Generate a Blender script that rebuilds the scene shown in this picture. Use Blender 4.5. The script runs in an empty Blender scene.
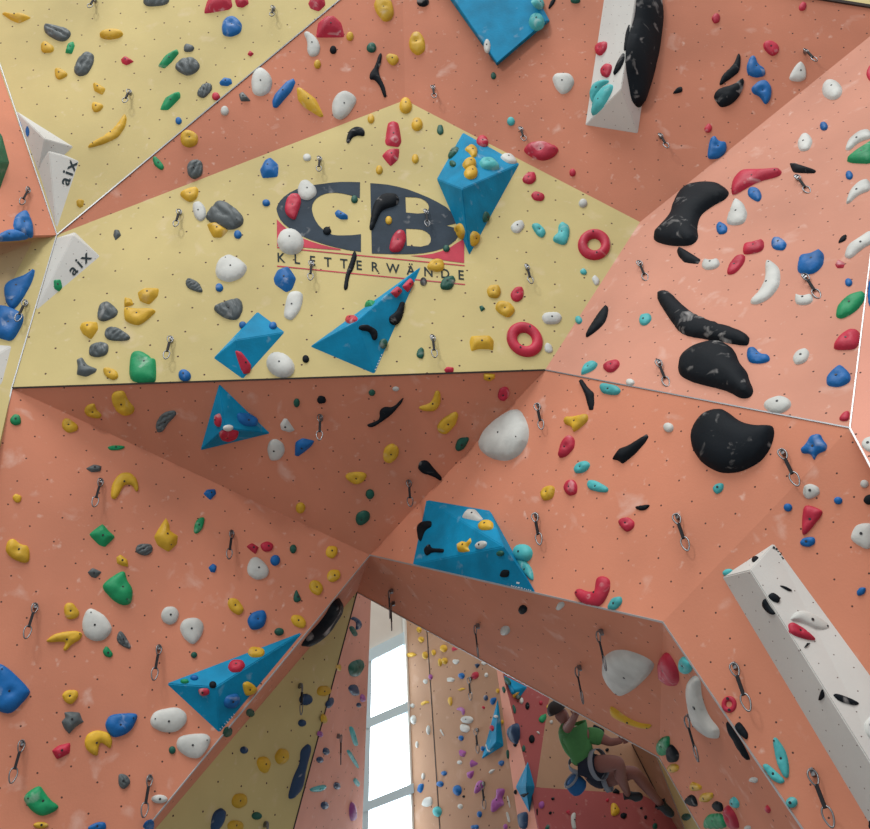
import bpy, bmesh, math, random
from mathutils import Vector, Matrix, noise
from mathutils.bvhtree import BVHTree
from mathutils.geometry import delaunay_2d_cdt, tessellate_polygon
random.seed(7)
SC = bpy.context.scene
COL = SC.collection

# ---------------------------------------------------------------- camera
FPX, TH, ROLL = 850.0, math.radians(45), math.radians(-5.5)
CAM = Vector((0, 0, 1.6))
fw = Vector((0, math.cos(TH), math.sin(TH)))
r0 = Vector((1, 0, 0)); u0 = r0.cross(fw)
RX = math.cos(ROLL) * r0 + math.sin(ROLL) * u0
UX = -math.sin(ROLL) * r0 + math.cos(ROLL) * u0
def ray(p): return (p[0] - 435) / FPX * RX - (p[1] - 414.5) / FPX * UX + fw
def at(p, d): return CAM + ray(p) * d
def depth(q): return (q - CAM).dot(fw)
cd = bpy.data.cameras.new('camera'); cam = bpy.data.objects.new('camera', cd); COL.objects.link(cam)
cam.matrix_world = Matrix(((RX.x, UX.x, -fw.x, 0), (RX.y, UX.y, -fw.y, 0), (RX.z, UX.z, -fw.z, CAM.z), (0, 0, 0, 1)))
cd.sensor_fit = 'HORIZONTAL'; cd.sensor_width = 36; cd.lens = 36 * FPX / 870
SC.camera = cam

class Plane:
    def __init__(s, a, b, c):
        s.o = a; n = (b - a).cross(c - a).normalized(); s.n = n if n.dot(a - CAM) < 0 else -n
    def hit(s, p, h=0.0):
        r = ray(p); t = ((s.o - CAM).dot(s.n) + h) / r.dot(s.n); return CAM + r * t
class PN(Plane):
    def __init__(s, o, n): s.o = o; s.n = n

# ---------------------------------------------------------------- materials
def lin(c):
    return tuple(((v / 255) / 12.92 if v <= 10 else ((v / 255 + .055) / 1.055) ** 2.4) for v in c) + (1,)
def N(nt, t, **k):
    n = nt.nodes.new(t)
    for a, v in k.items(): setattr(n, a, v)
    return n
def base_mat(name, rgb, rough=.6, spec=.35, metal=0):
    m = bpy.data.materials.new(name); m.use_nodes = True; nt = m.node_tree
    b = nt.nodes['Principled BSDF']; b.inputs['Base Color'].default_value = lin(rgb)
    b.inputs['Roughness'].default_value = rough; b.inputs['Metallic'].default_value = metal
    b.inputs['Specular IOR Level'].default_value = spec
    return m, nt, b
def mixc(nt, fac, a, bcol):
    n = N(nt, 'ShaderNodeMix', data_type='RGBA'); L = nt.links
    if hasattr(fac, 'links'): L.new(fac, n.inputs[0])
    else: n.inputs[0].default_value = fac
    for i, v in ((6, a), (7, bcol)):
        if hasattr(v, 'links'): L.new(v, n.inputs[i])
        else: n.inputs[i].default_value = v
    return n.outputs[2]
def noise_mask(nt, scale, lo, hi, detail=4, vec=None, dist=0):
    t = N(nt, 'ShaderNodeTexNoise'); t.inputs['Scale'].default_value = scale; t.inputs['Detail'].default_value = detail
    t.inputs['Distortion'].default_value = dist
    if vec is None:
        g = N(nt, 'ShaderNodeNewGeometry'); vec = g.outputs['Position']
    nt.links.new(vec, t.inputs['Vector'])
    r = N(nt, 'ShaderNodeMapRange'); r.inputs[1].default_value = lo; r.inputs[2].default_value = hi
    nt.links.new(t.outputs[0], r.inputs[0]); return r.outputs[0]
def M2(nt, op, a, b=None):
    n = N(nt, 'ShaderNodeMath', operation=op)
    for i, v in ((0, a), (1, b)):
        if v is None: continue
        if hasattr(v, 'links'): nt.links.new(v, n.inputs[i])
        else: n.inputs[i].default_value = v
    return n.outputs[0]
def wall_mat(name, rgb, chalk=.5, dots=True, rough=.75):
    m, nt, b = base_mat(name, rgb, rough, .2); L = nt.links
    dark = tuple(v * .9 for v in rgb)
    c = mixc(nt, noise_mask(nt, .9, .35, .7, 5), lin(rgb), lin(dark))
    c = mixc(nt, M2(nt, 'MULTIPLY', noise_mask(nt, 4.2, .62, .80, 6, dist=.4), chalk), c, lin((235, 215, 205)))
    c = mixc(nt, M2(nt, 'MULTIPLY', noise_mask(nt, 14, .66, .8, 3), chalk * .8), c, lin((240, 225, 215)))
    if dots:
        uv = N(nt, 'ShaderNodeUVMap'); s = N(nt, 'ShaderNodeSeparateXYZ'); L.new(uv.outputs[0], s.inputs[0])
        x, y = s.outputs[0], s.outputs[1]
        col = M2(nt, 'FLOOR', x); odd = M2(nt, 'MULTIPLY', M2(nt, 'FLOORED_MODULO', col, 2.0), .37)
        yy = M2(nt, 'ADD', y, odd)
        fx = M2(nt, 'SUBTRACT', M2(nt, 'FRACT', x), .5); fy = M2(nt, 'SUBTRACT', M2(nt, 'FRACT', yy), .5)
        d = M2(nt, 'SQRT', M2(nt, 'ADD', M2(nt, 'MULTIPLY', fx, fx), M2(nt, 'MULTIPLY', fy, fy)))
        c = mixc(nt, M2(nt, 'LESS_THAN', d, .034), c, lin((84, 60, 54)))
    L.new(c, b.inputs['Base Color'])
    bp = N(nt, 'ShaderNodeBump'); bp.inputs['Strength'].default_value = .08; bp.inputs['Distance'].default_value = .01
    t = N(nt, 'ShaderNodeTexNoise'); t.inputs['Scale'].default_value = 60
    g = N(nt, 'ShaderNodeNewGeometry'); L.new(g.outputs['Position'], t.inputs['Vector']); L.new(t.outputs[0], bp.inputs['Height'])
    L.new(bp.outputs[0], b.inputs['Normal'])
    return m
def hold_mat(name, rgb, chalk=.45, rough=.55, lo=.60, hi=.75, spec=.35):
    m, nt, b = base_mat(name, rgb, rough, spec); L = nt.links
    c = mixc(nt, noise_mask(nt, 5, .35, .7, 3), lin(rgb), lin(tuple(v * .86 for v in rgb)))
    c = mixc(nt, M2(nt, 'MULTIPLY', noise_mask(nt, 7, lo, hi, 5, dist=.6), chalk), c, lin((225, 222, 220)))
    L.new(c, b.inputs['Base Color'])
    bp = N(nt, 'ShaderNodeBump'); bp.inputs['Strength'].default_value = .25; bp.inputs['Distance'].default_value = .006
    t = N(nt, 'ShaderNodeTexNoise'); t.inputs['Scale'].default_value = 45; t.inputs['Detail'].default_value = 3
    g = N(nt, 'ShaderNodeNewGeometry'); L.new(g.outputs['Position'], t.inputs['Vector']); L.new(t.outputs[0], bp.inputs['Height'])
    L.new(bp.outputs[0], b.inputs['Normal'])
    return m
YEL, ORA = (203, 187, 131), (213, 140, 112)
W_Y = wall_mat('yellow_plywood', YEL, .25)
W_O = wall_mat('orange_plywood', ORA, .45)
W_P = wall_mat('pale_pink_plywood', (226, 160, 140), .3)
W_B = wall_mat('shaded_orange_plywood', (200, 130, 104), .45)  # orange darkened to carry part of the upper overhang's shade
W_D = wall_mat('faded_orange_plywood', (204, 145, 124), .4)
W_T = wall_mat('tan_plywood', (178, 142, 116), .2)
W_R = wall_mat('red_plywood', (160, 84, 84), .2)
W_W = wall_mat('white_plaster', (215, 212, 204), .1, False)
PLAIN_Y = wall_mat('plain_yellow', YEL, .15, False)
HM = {
 'y': hold_mat('yellow_resin', (212, 170, 46), .25), 'g': hold_mat('grey_resin', (86, 95, 98), .3),
 'G': hold_mat('green_resin', (14, 146, 92), .35), 'D': hold_mat('dark_green_resin', (22, 88, 74), .4),
 'b': hold_mat('blue_resin', (0, 100, 172), .35), 'r': hold_mat('red_resin', (188, 38, 66), .5),
 'w': hold_mat('white_resin', (202, 205, 201), .2), 'k': hold_mat('black_resin', (18, 25, 32), .45, .7, .595, .76, .15),
 't': hold_mat('turquoise_resin', (74, 178, 182), .35), 'u': hold_mat('purple_resin', (160, 84, 158), .3),
 'N': hold_mat('dark_blue_resin', (30, 62, 98), .5)}
V_B = hold_mat('blue_volume_paint', (0, 138, 184), .28, .65, .62, .8, .2)
V_W = wall_mat('white_volume_paint', (206, 206, 202), .1)
V_G = hold_mat('green_volume_paint', (10, 104, 70), .2)
V_T = wall_mat('tan_volume_paint', (190, 168, 128), .1)
STEEL = base_mat('steel', (125, 127, 130), .4, .5, 1)[0]
ALU = base_mat('aluminium', (184, 188, 190), .4, .5, .6)[0]
DARK_GAP = base_mat('dark_seam', (60, 52, 48), .8)[0]
SLING = base_mat('black_sling', (26, 26, 30), .8)[0]
BOLT = base_mat('dark_bolt', (44, 44, 48), .5, .5, .5)[0]
BLACK_PAINT = hold_mat('charcoal_paint', (54, 66, 78), .35, .8, .62, .8, .2)
RED_PAINT = hold_mat('red_paint', (196, 66, 84), .15, .8)
INK = base_mat('ink', (46, 56, 60), .8, .1)[0]
WHITE_INK = base_mat('white_ink', (220, 225, 228), .8, .1)[0]

# ---------------------------------------------------------------- object helpers
def mesh_obj(name, verts, faces, mat, parent=None, loc=None, smooth=False, uvs=None):
    loc = Vector(loc) if loc is not None else Vector((0, 0, 0))
    me = bpy.data.meshes.new(name)
    me.from_pydata([tuple(Vector(v) - loc) for v in verts], [], faces)
    if uvs:
        ul = me.uv_layers.new(name='UVMap')
        for lp in me.loops: ul.data[lp.index].uv = uvs[lp.vertex_index]
    me.materials.append(mat)
    if smooth: me.polygons.foreach_set('use_smooth', [True] * len(me.polygons))
    me.update()
    o = bpy.data.objects.new(name, me); COL.objects.link(o)
    if parent is not None:
        o.parent = parent; o.location = loc - parent.location
    else: o.location = loc
    return o
def tag(o, label, cat, group=None):
    o['label'] = label; o['category'] = cat
    if group: o['group'] = group
    return o
def prism(poly, n, back):
    k = len(poly)
    v = list(poly) + [p - n * back for p in poly]
    f = [tuple(range(k)), tuple(range(2 * k - 1, k - 1, -1))] + [(i, k + i, k + (i + 1) % k, (i + 1) % k) for i in range(k)]
    return v, f
def bar(p, q, w, h, nrm):
    d = (q - p).normalized(); s = d.cross(nrm).normalized() * w / 2; u = nrm.normalized() * h
    v = [p - s - u * .2, p + s - u * .2, p + s + u, p - s + u]; v += [x + (q - p) for x in v]
    return v, [(3, 2, 1, 0), (4, 5, 6, 7), (0, 1, 5, 4), (1, 2, 6, 5), (2, 3, 7, 6), (3, 0, 4, 7)]

# ---------------------------------------------------------------- the climbing wall's facets
V1, V2, V3 = at((12, 388), 6.9), at((545, 370), 7.0), at((370, 555), 7.6)
P_E = Plane(V1, V2, V3)
P_F = Plane(V1, V3, at((0, 829), 5.6))
P_C = Plane(V1, V2, at((405, 100), 8.8))
V4, V5, VA = P_C.hit((640, 222)), P_C.hit((57, 235)), P_C.hit((405, 100))
V8 = at((900, 12), 8.1)
P_D = Plane(V4, V2, V8); V6 = P_D.hit((850, 428))
P_G = Plane(V2, V3, V6); V7 = P_G.hit((663, 622))
P_B2 = Plane(VA, V4, V8)
P_B1 = Plane(V5, VA, P_B2.hit((402, -40)))
P_A = Plane(V5, P_B1.hit((388, -40)), at((0, 70), 8.65))
VX = at((803, 829), 4.42)
P_I = Plane(V6, V7, VX)
VK = at((659, 757), 6.6)
P_J1, P_J2 = Plane(V3, V7, VK), Plane(V7, VX, VK)
P_W = Plane(V5, V1, at((-60, 400), 6.75))
P_T = Plane(V5, P_A.hit((0, 70)), at((-60, 240), 6.9))
P_H = Plane(V6, V8, at((930, 400), 4.75))
P_Y = Plane(P_B2.hit((900, 12)), P_B2.hit((600, -35)), at((860, -40), 9.6))
LK = P_J1.hit((357, 592))
LB = P_F.hit((129, 860), -.22)
P_K = Plane(V3, LK, LB)
P_L = Plane(LK, LB, at((293, 829), 7.3))
P_M = Plane(LK, P_L.hit((293, 829)), at((366, 720), 9.4))
P_N = Plane(at((385, 640), 11.5), at((385, 800), 10.2), at((420, 700), 11.2))
P_O = Plane(P_N.hit((403, 619)), P_N.hit((413, 829)), at((505, 745), 9.5))
P_P = Plane(P_O.hit((497, 672)), P_O.hit((519, 829)), at((533, 750), 9.0))
P_R = Plane(P_P.hit((503, 675)), P_P.hit((541, 829)), at((548, 744), 9.25))
P_TN = Plane(P_R.hit((548, 704)), P_R.hit((536, 786)), at((650, 760), 9.6))
P_RB = Plane(P_TN.hit((536, 787)), P_TN.hit((650, 795)), at((600, 829), 8.75))
P_S = Plane(P_TN.hit((632, 744)), P_TN.hit((662, 803)), at((680, 800), 8.7))
P_S2 = Plane(P_S.hit((657, 757)), P_S.hit((685, 829)), at((700, 829), 7.9))

FACETS = []   # (plane, name phrase) by polygon index in the ray-casting tree
tv, tf, tinfo = [], [], []
def add_tree(verts, faces, info):
    b = len(tv); tv.extend(verts)
    for f in faces:
        for k in range(1, len(f) - 1):
            tf.append((b + f[0], b + f[k], b + f[k + 1])); tinfo.append(info)
def facet(name, phrase, pl, px, mat, sp=.2, ang=0.0):
    pts = [q if isinstance(q, Vector) else pl.hit(q) for q in px]
    c = sum(pts, Vector()) / len(pts)
    if (pts[1] - pts[0]).cross(pts[2] - pts[0]).dot(pl.n) < 0: pts.reverse()
    v, f = prism(pts, pl.n, .03)
    e1 = (pl.n.cross(Vector((0, 0, 1)))).normalized(); e1 = e1 if e1.dot(RX) > 0 else -e1
    e2 = pl.n.cross(e1)
    uv = []
    for q in v:
        a, b = (q - c).dot(e1) / sp + 50, (q - c).dot(e2) / sp + 50
        uv.append((a * math.cos(ang) - b * math.sin(ang), a * math.sin(ang) + b * math.cos(ang)))
    o = mesh_obj(name, v, f, mat, uvs=uv); o['kind'] = 'structure'
    add_tree(pts, [tuple(range(len(pts)))], phrase)
    return o
facet('wall_yellow_top', 'upper yellow wall', P_A, [V5, (0, 70), (-35, -40), (388, -40)], W_Y, .25, .35)
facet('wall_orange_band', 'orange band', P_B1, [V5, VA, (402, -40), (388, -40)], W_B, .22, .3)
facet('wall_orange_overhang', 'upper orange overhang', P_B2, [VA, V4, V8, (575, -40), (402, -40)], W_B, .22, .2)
facet('wall_yellow_corner', 'yellow corner', P_Y, [P_B2.hit((900, 12)), P_B2.hit((575, -40)), (900, -60)], W_Y)
facet('wall_logo', 'yellow logo wall', P_C, [V1, V2, V4, VA, V5], W_Y, .26, .15)
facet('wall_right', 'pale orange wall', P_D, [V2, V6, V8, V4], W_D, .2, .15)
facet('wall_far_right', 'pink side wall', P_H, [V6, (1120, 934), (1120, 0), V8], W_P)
facet('wall_shaded_overhang', 'shaded overhang', P_E, [V1, V3, V2], W_O, .2, -.1)
facet('wall_lower_left', 'lower orange wall', P_F, [V1, V3, (120, 860), (100, 960), (-116, 960)], W_O, .2, .05)
facet('wall_prow', 'orange prow', P_G, [V2, V6, V7, V3], W_O, .19, -.15)
facet('wall_lower_right', 'right orange wall', P_I, [V6, (1120, 934), (1120, 1000), (918, 1000), (824, 860), V7], W_O, .17, -.1)
facet('wall_prow_underside', 'prow underside', P_J1, [V3, V7, VK, LK], W_O, .2, -.3)
facet('wall_prow_return', 'prow underside', P_J2, [V7, (824, 860), (718, 860), VK], W_O, .2, -.3)
facet('wall_left_strip', 'narrow orange edge', P_K, [V3, LK, LB, P_F.hit((120, 860))], W_O, .2)
facet('wall_left', 'left side wall', P_W, [V5, V1, (-116, 960), (-220, 960), (-220, 237)], W_Y, .24)
facet('wall_left_upper', 'left orange wall', P_T, [V5, (0, 70), (-35, -40), (-220, -40), (-220, 240)], W_O, .24)
facet('wall_cave_yellow', 'yellow cave wall', P_L, [LK, LB, (285, 860)], W_Y, .24, .2)
facet('wall_cave_left', 'wall beside the window', P_M, [LK, (285, 860), (361, 860), (371, 600), (373, 560), (360, 570)], W_P, .24)
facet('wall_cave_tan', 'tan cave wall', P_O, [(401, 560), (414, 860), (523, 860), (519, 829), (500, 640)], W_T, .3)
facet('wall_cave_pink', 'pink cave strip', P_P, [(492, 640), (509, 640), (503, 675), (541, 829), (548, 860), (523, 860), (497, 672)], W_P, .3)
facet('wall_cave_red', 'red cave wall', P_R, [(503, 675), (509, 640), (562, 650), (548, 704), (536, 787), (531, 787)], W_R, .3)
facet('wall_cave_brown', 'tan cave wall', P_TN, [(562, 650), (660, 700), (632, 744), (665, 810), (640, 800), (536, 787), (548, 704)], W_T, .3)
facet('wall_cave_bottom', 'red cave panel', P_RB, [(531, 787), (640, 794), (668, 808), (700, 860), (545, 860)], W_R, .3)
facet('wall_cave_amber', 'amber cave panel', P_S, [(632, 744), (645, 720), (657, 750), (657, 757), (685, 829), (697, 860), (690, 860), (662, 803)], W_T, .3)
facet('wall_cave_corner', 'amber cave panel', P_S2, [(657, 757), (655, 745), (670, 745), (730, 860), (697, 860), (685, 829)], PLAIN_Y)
facet('wall_window', 'white window wall', P_N, [(345, 540), (345, 662), (402, 640), (425, 640), (425, 540)], W_W)

# trims along the edges
def trim(k, a, b, na, w=.010, h=.006, mat=ALU):
    v, f = bar(a, b, w, h, na); o = mesh_obj('trim_%d' % k, v, f, mat, loc=(a + b) / 2); o['kind'] = 'structure'
trim(1, V5, P_B1.hit((388, -40)), P_A.n + P_B1.n, .012, .008, STEEL)
trim(2, V1, V2, P_C.n + P_E.n, .014, .006, DARK_GAP)
trim(3, V2, V6, P_D.n + P_G.n, .009, .005, STEEL)
trim(4, V6, V8, P_D.n + P_H.n, .008, .005)
trim(5, V6, P_H.hit((1120, 934)), P_H.n + P_I.n, .010)
trim(6, V3, V7, P_G.n + P_J1.n, .012, .006, ALU)
trim(7, V7, P_I.hit((824, 860)), P_I.n + P_J2.n, .010)
trim(8, V3, P_F.hit((120, 860)), P_F.n + P_K.n, .010)
trim(9, P_J1.hit((357, 592)), VK, P_J1.n, .010)
trim(10, VK, P_J2.hit((718, 860)), P_J2.n, .010)
trim(11, V5, V1, P_C.n + P_W.n, .01, .006, STEEL)
trim(12, V1, P_F.hit((-116, 960)), P_F.n + P_W.n, .010)
trim(13, V5, P_A.hit((-35, -40)), P_A.n + P_T.n, .01, .006, STEEL)
trim(14, LK, P_L.hit((285, 860)), P_L.n + P_M.n, .012, .006, DARK_GAP)
trim(15, P_S.hit((657, 757)), P_S.hit((697, 860)), P_S.n, .012)
trim(16, P_TN.hit((632, 744)), P_TN.hit((664, 808)), P_TN.n, .02, .006, DARK_GAP)
trim(17, P_O.hit((425, 600)), P_O.hit((442, 860)), P_O.n, .015, .004, DARK_GAP)
trim(18, P_O.hit((403, 560)), P_O.hit((414, 860)), P_O.n, .05, .03, base_mat('pale_jamb', (220, 225, 222), .5)[0])
trim(19, P_B2.hit((900, 12)), P_B2.hit((575, -40)), P_B2.n, .03, .02, DARK_GAP)

# ---------------------------------------------------------------- window
PANE, pnt, pb = base_mat('bright_window_glass', (225, 240, 250), .2)
pb.inputs['Emission Color'].default_value = (.86, .95, 1, 1); pb.inputs['Emission Strength'].default_value = 5
FRAME = base_mat('glare_tinted_frame', (190, 214, 224), .5)[0]  # frame colour brightened and blued to carry the window's glare
win = bpy.data.objects.new('window_1', None); COL.objects.link(win); win.location = P_N.hit((388, 730)); win['kind'] = 'structure'
def slab(name, px, mat, back, front, parent):
    pl = P_N; pts = [pl.hit(p) + pl.n * front for p in px]
    if (pts[1] - pts[0]).cross(pts[2] - pts[0]).dot(pl.n) < 0: pts.reverse()
    v, f = prism(pts, pl.n, back + front); return mesh_obj(name, v, f, mat, parent, parent.location)
slab('window_frame', [(350, 672), (350, 660), (425, 622), (425, 634)], FRAME, .04, .05, win)
slab('window_frame', [(350, 736), (350, 727), (425, 695), (425, 705)], FRAME, .04, .05, win)
slab('window_frame', [(350, 818), (350, 809), (425, 779), (425, 789)], FRAME, .04, .05, win)
slab('window_frame', [(362, 660), (371, 655), (366, 870), (354, 870)], FRAME, .04, .04, win)
slab('pane', [(350, 670), (425, 632), (425, 700), (350, 732)], PANE, .05, -.02, win)
slab('pane', [(350, 732), (425, 700), (425, 784), (350, 814)], PANE, .05, -.02, win)
slab('pane', [(350, 814), (425, 784), (425, 890), (350, 890)], PANE, .05, -.02, win)

# floor
FL = base_mat('grey_floor_mat', (150, 150, 150), .8)[0]
fl = mesh_obj('floor', [(-14, -12, 0), (14, -12, 0), (14, 16, 0), (-14, 16, 0), (-14, -12, -.1), (14, -12, -.1), (14, 16, -.1), (-14, 16, -.1)],
              [(0, 1, 2, 3), (7, 6, 5, 4), (0, 4, 5, 1), (1, 5, 6, 2), (2, 6, 7, 3), (3, 7, 4, 0)], FL); fl['kind'] = 'structure'

# ---------------------------------------------------------------- volumes
tree = BVHTree.FromPolygons(tv, tf)
def cast(p):
    r = ray(p).normalized(); loc, n, i, d = tree.ray_cast(CAM, r)
    if loc is None: raise RuntimeError('no wall at %s' % (p,))
    return loc, (n if n.dot(r) < 0 else -n), tinfo[i]
VOLS = []
def volume(name, label, base, apex, faces, mat, center=None, bev=.006):
    c = center or (sum(p[0] for p in base) / len(base), sum(p[1] for p in base) / len(base))
    loc, n, info = cast(c); pl = PN(loc, n)
    v = [pl.hit(p, -.004) for p in base] + [pl.hit(p[:2], p[2]) for p in apex]
    k = len(base)
    f = faces if faces else [(i, (i + 1) % k, k) for i in range(k)]
    bm = bmesh.new(); bv = [bm.verts.new(q - loc) for q in v]
    for q in f: bm.faces.new([bv[i] for i in q])
    try: bm.faces.new([bv[i] for i in range(k)][::-1])
    except ValueError: pass
    bmesh.ops.recalc_face_normals(bm, faces=bm.faces[:])
    bmesh.ops.bevel(bm, geom=bm.edges[:], offset=bev, segments=2, affect='EDGES', clamp_overlap=True)
    me = bpy.data.meshes.new(name)
    uvl = bm.loops.layers.uv.new('UVMap')
    for fc in bm.faces:
        e1 = fc.normal.orthogonal().normalized(); e2 = fc.normal.cross(e1)
        for lp in fc.loops: lp[uvl].uv = (lp.vert.co.dot(e1) / .11 + 20, lp.vert.co.dot(e2) / .11 + 20)
    bm.to_mesh(me); bm.free(); me.materials.append(mat)
    o = bpy.data.objects.new(name, me); COL.objects.link(o); o.location = loc
    tag(o, label, 'climbing volume', 'volumes bolted to the climbing wall')
    VOLS.append((o, v, f, c, label)); return o
PB = [(425, -35), (497, 66), (550, 21), (520, -35)]
volume('wall_volume', 'blue volume hanging at the top edge on the upper orange overhang', PB,
       [(430, -35, .1), (497, 63, .1), (546, 21, .1), (517, -35, .1)], [(0, 1, 5, 4), (1, 2, 6, 5), (2, 3, 7, 6), (3, 0, 4, 7), (4, 5, 6, 7)], V_B, (490, 5))
volume('wall_volume', 'white ridged volume on the upper orange overhang behind the giant black blade', [(608, -30), (585, 125.5), (638, 134), (662, -30)],
       [(621, 89, .28), (640, -30, .28)], [(0, 1, 4, 5), (1, 2, 4), (2, 3, 5, 4), (3, 0, 5)], V_W, (620, 50))
volume('wall_volume', 'blue three-faced volume pointing down beside the logo B', [(463, 132), (436.5, 179), (469.5, 256), (520, 163.5)],
       [(462, 189, .32)], None, V_B, (468, 190))
volume('wall_volume', 'blue box-like volume below the logo beside a white oval hold', [(213, 358.4), (258, 311), (286, 332), (243, 380)],
       [(236, 340, .14)], None, V_B)
volume('wall_volume', 'blue triangular volume whose tip covers the logo lettering', [(309.4, 347), (422.4, 265.4), (374.8, 374.9)], [(356.5, 321.7, .2)], None, V_B, (360, 330))
volume('wall_volume', 'small blue pyramid volume under the yellow logo wall on the shaded overhang', [(219, 383), (200, 450.7), (271, 433.5)], [(225, 428, .2)], None, V_B, (228, 425))
volume('wall_volume', 'blue faceted volume at the lower tip of the orange prow', [(425, 499), (411, 565), (536.6, 594), (490, 510)], [(503.6, 546.5, .17)], None, V_B, (470, 545))
volume('wall_volume', 'blue spear-shaped volume at the edge of the lower orange wall', [(165, 683.5), (306, 630), (219.5, 734)], [(216, 687, .13)], None, V_B, (220, 690))
volume('wall_volume', 'upper white wedge volume with blue drop marks on the upper yellow wall', [(15, 110), (74, 147), (63, 157), (38, 172)], [(44.4, 138.6, .14)], None, V_W, (46, 145))
volume('wall_volume', 'white lettered volume standing below the white wedge volume', [(37, 168), (57, 232), (80, 161.5), (48, 147.6)], [(49, 152, .1)], None, V_W, (58, 175))
volume('wall_volume', 'white lettered volume at the edge of the yellow logo wall', [(56, 238), (34, 314), (101, 257), (75, 232)], [(73.5, 235, .1)], None, V_W, (68, 260))  # unseen lamp added on this side to brighten the right orange wall
volume('wall_volume', 'long white beam volume slanting across the right orange wall', [(722, 577), (774, 543), (930, 756), (900, 876)],
       [(750, 570, .2), (920, 842, .2)], [(0, 1, 4), (1, 2, 5, 4), (2, 3, 5), (3, 0, 4, 5)], V_W, (800, 640))
volume('wall_volume', 'dark green volume cut by the frame edge on the left orange wall', [(-14, 120), (2, 134), (9.7, 163), (0, 190), (-16, 205)], [(-2, 162, .12)], None, V_G, (0, 160))
volume('wall_volume', 'tan wedge volume under the flat blue hold on the left side wall', [(-30, 245), (34, 240.5), (16, 276), (-2, 335), (-30, 335)], [(-12, 262, .1)], None, V_T, (5, 270))
volume('wall_volume', 'pale volume below the big blue block hold on the left side wall', [(-30, 342), (13, 345), (3, 384), (-30, 420)], [(-12, 360, .06)], None, V_W, (-2, 362))
volume('wall_volume', 'blue pointed volume on the tan cave wall beside the pink strip', [(498, 697), (481, 760), (504, 746)], [(496, 742, .1)], None, V_B, (495, 738))
volume('wall_volume', 'blue diamond volume on the pink cave strip', [(528, 761), (515.5, 787), (529.5, 813), (535, 786.6)], [(526, 787, .2)], None, V_B, (526, 787))
volume('wall_volume', 'blue three-cornered volume at the top of the red cave wall', [(503, 674.5), (528, 687), (519, 699), (511, 694)], [(514, 690, .1)], None, V_B, (515, 687))
for o, v, f, c, lab in VOLS:
    add_tree(v, f, 'V')
tree = BVHTree.FromPolygons(tv, tf)

# ---------------------------------------------------------------- painted logo and lettering
def decal(name, px, pl, mat, parent, holes=(), h=.003):
    loops = [[pl.hit(p, h) for p in px]] + [[pl.hit(p, h) for p in hh] for hh in holes]
    e1 = pl.n.orthogonal().normalized(); e2 = pl.n.cross(e1)
    flat = [[Vector((q.dot(e1), q.dot(e2), 0)) for q in lp] for lp in loops]
    tris = tessellate_polygon(flat); pts = [q for lp in loops for q in lp]
    fs = []
    for t in tris:
        a, b, c = (pts[i] for i in t)
        fs.append(tuple(t) if (b - a).cross(c - a).dot(pl.n) > 0 else tuple(reversed(t)))
    return mesh_obj(name, pts, fs, mat, parent, parent.location)
def tpts(s, ox, oy, sc): return [(ox + float(a.split(',')[0]) * sc, oy + float(a.split(',')[1]) * sc) for a in s.split()]
def smooth_px(pts, it=1):
    for _ in range(it):
        o = []
        for i in range(len(pts)):
            a, b = pts[i], pts[(i + 1) % len(pts)]
            o += [(a[0] * .75 + b[0] * .25, a[1] * .75 + b[1] * .25), (a[0] * .25 + b[0] * .75, a[1] * .25 + b[1] * .75)]
        pts = o
    return pts
logo = bpy.data.objects.new('wall_sign', None); COL.objects.link(logo); logo.location = P_C.hit((370, 225), .002)
tag(logo, 'large painted charcoal and red logo with lettering on the yellow wall', 'sign')
S4, S5 = .12673, .15069
cpx = tpts('750,135 670,133 600,133 530,138 470,146 400,155 330,166 250,190 195,218 150,250 118,284 98,320 90,345 95,370 105,400 120,430 150,465 200,505 250,537 300,565 360,590 420,610 490,632 560,650 650,670 757,685 757,545 690,553 620,555 575,555 535,550 495,534 460,510 425,477 400,440 382,402 371,360 370,335 377,305 390,282 410,260 440,240 480,225 520,219 560,218 610,224 660,235 705,247 748,262', 265, 165, S4)
decal('letter', cpx, P_C, BLACK_PAINT, logo)
decal('letter', tpts('35,120 90,124 150,130 215,143 280,160 350,186 420,215 480,245 540,280 575,315 600,350 612,385 540,402 610,420 624,445 620,470 600,500 572,523 540,543 497,560 450,573 390,584 330,590 250,592 180,591 45,587', 365, 165, S5), P_C, BLACK_PAINT, logo,
      [tpts('268,212 340,215 372,222 400,238 418,258 425,280 418,302 400,318 350,322 272,315', 365, 165, S5), tpts('272,422 340,425 380,430 410,445 430,465 438,490 434,512 420,530 370,542 278,535', 365, 165, S5)])
decal('red_swoosh', tpts('93,428 140,475 190,517 245,551 300,579 365,604 430,624 510,645 592,662 600,672 450,662 300,650 95,640', 265, 165, S4), P_C, RED_PAINT, logo)
decal('red_swoosh', tpts('300,602 380,598 450,588 510,570 560,549 620,510 658,490 658,650 570,639 480,625', 365, 165, S5), P_C, RED_PAINT, logo)
def line_px(a, b, w):
    d = Vector((b[0] - a[0], b[1] - a[1])); n = Vector((-d.y, d.x)).normalized() * w / 2
    return [(a[0] + n.x, a[1] + n.y), (a[0] - n.x, a[1] - n.y), (b[0] - n.x, b[1] - n.y), (b[0] + n.x, b[1] + n.y)]
decal('red_line', line_px((277, 247.4), (464.5, 265.6), 1.1), P_C, RED_PAINT, logo)
decal('red_line', line_px((277, 266), (465, 284.4), 1.1), P_C, RED_PAINT, logo)
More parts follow.
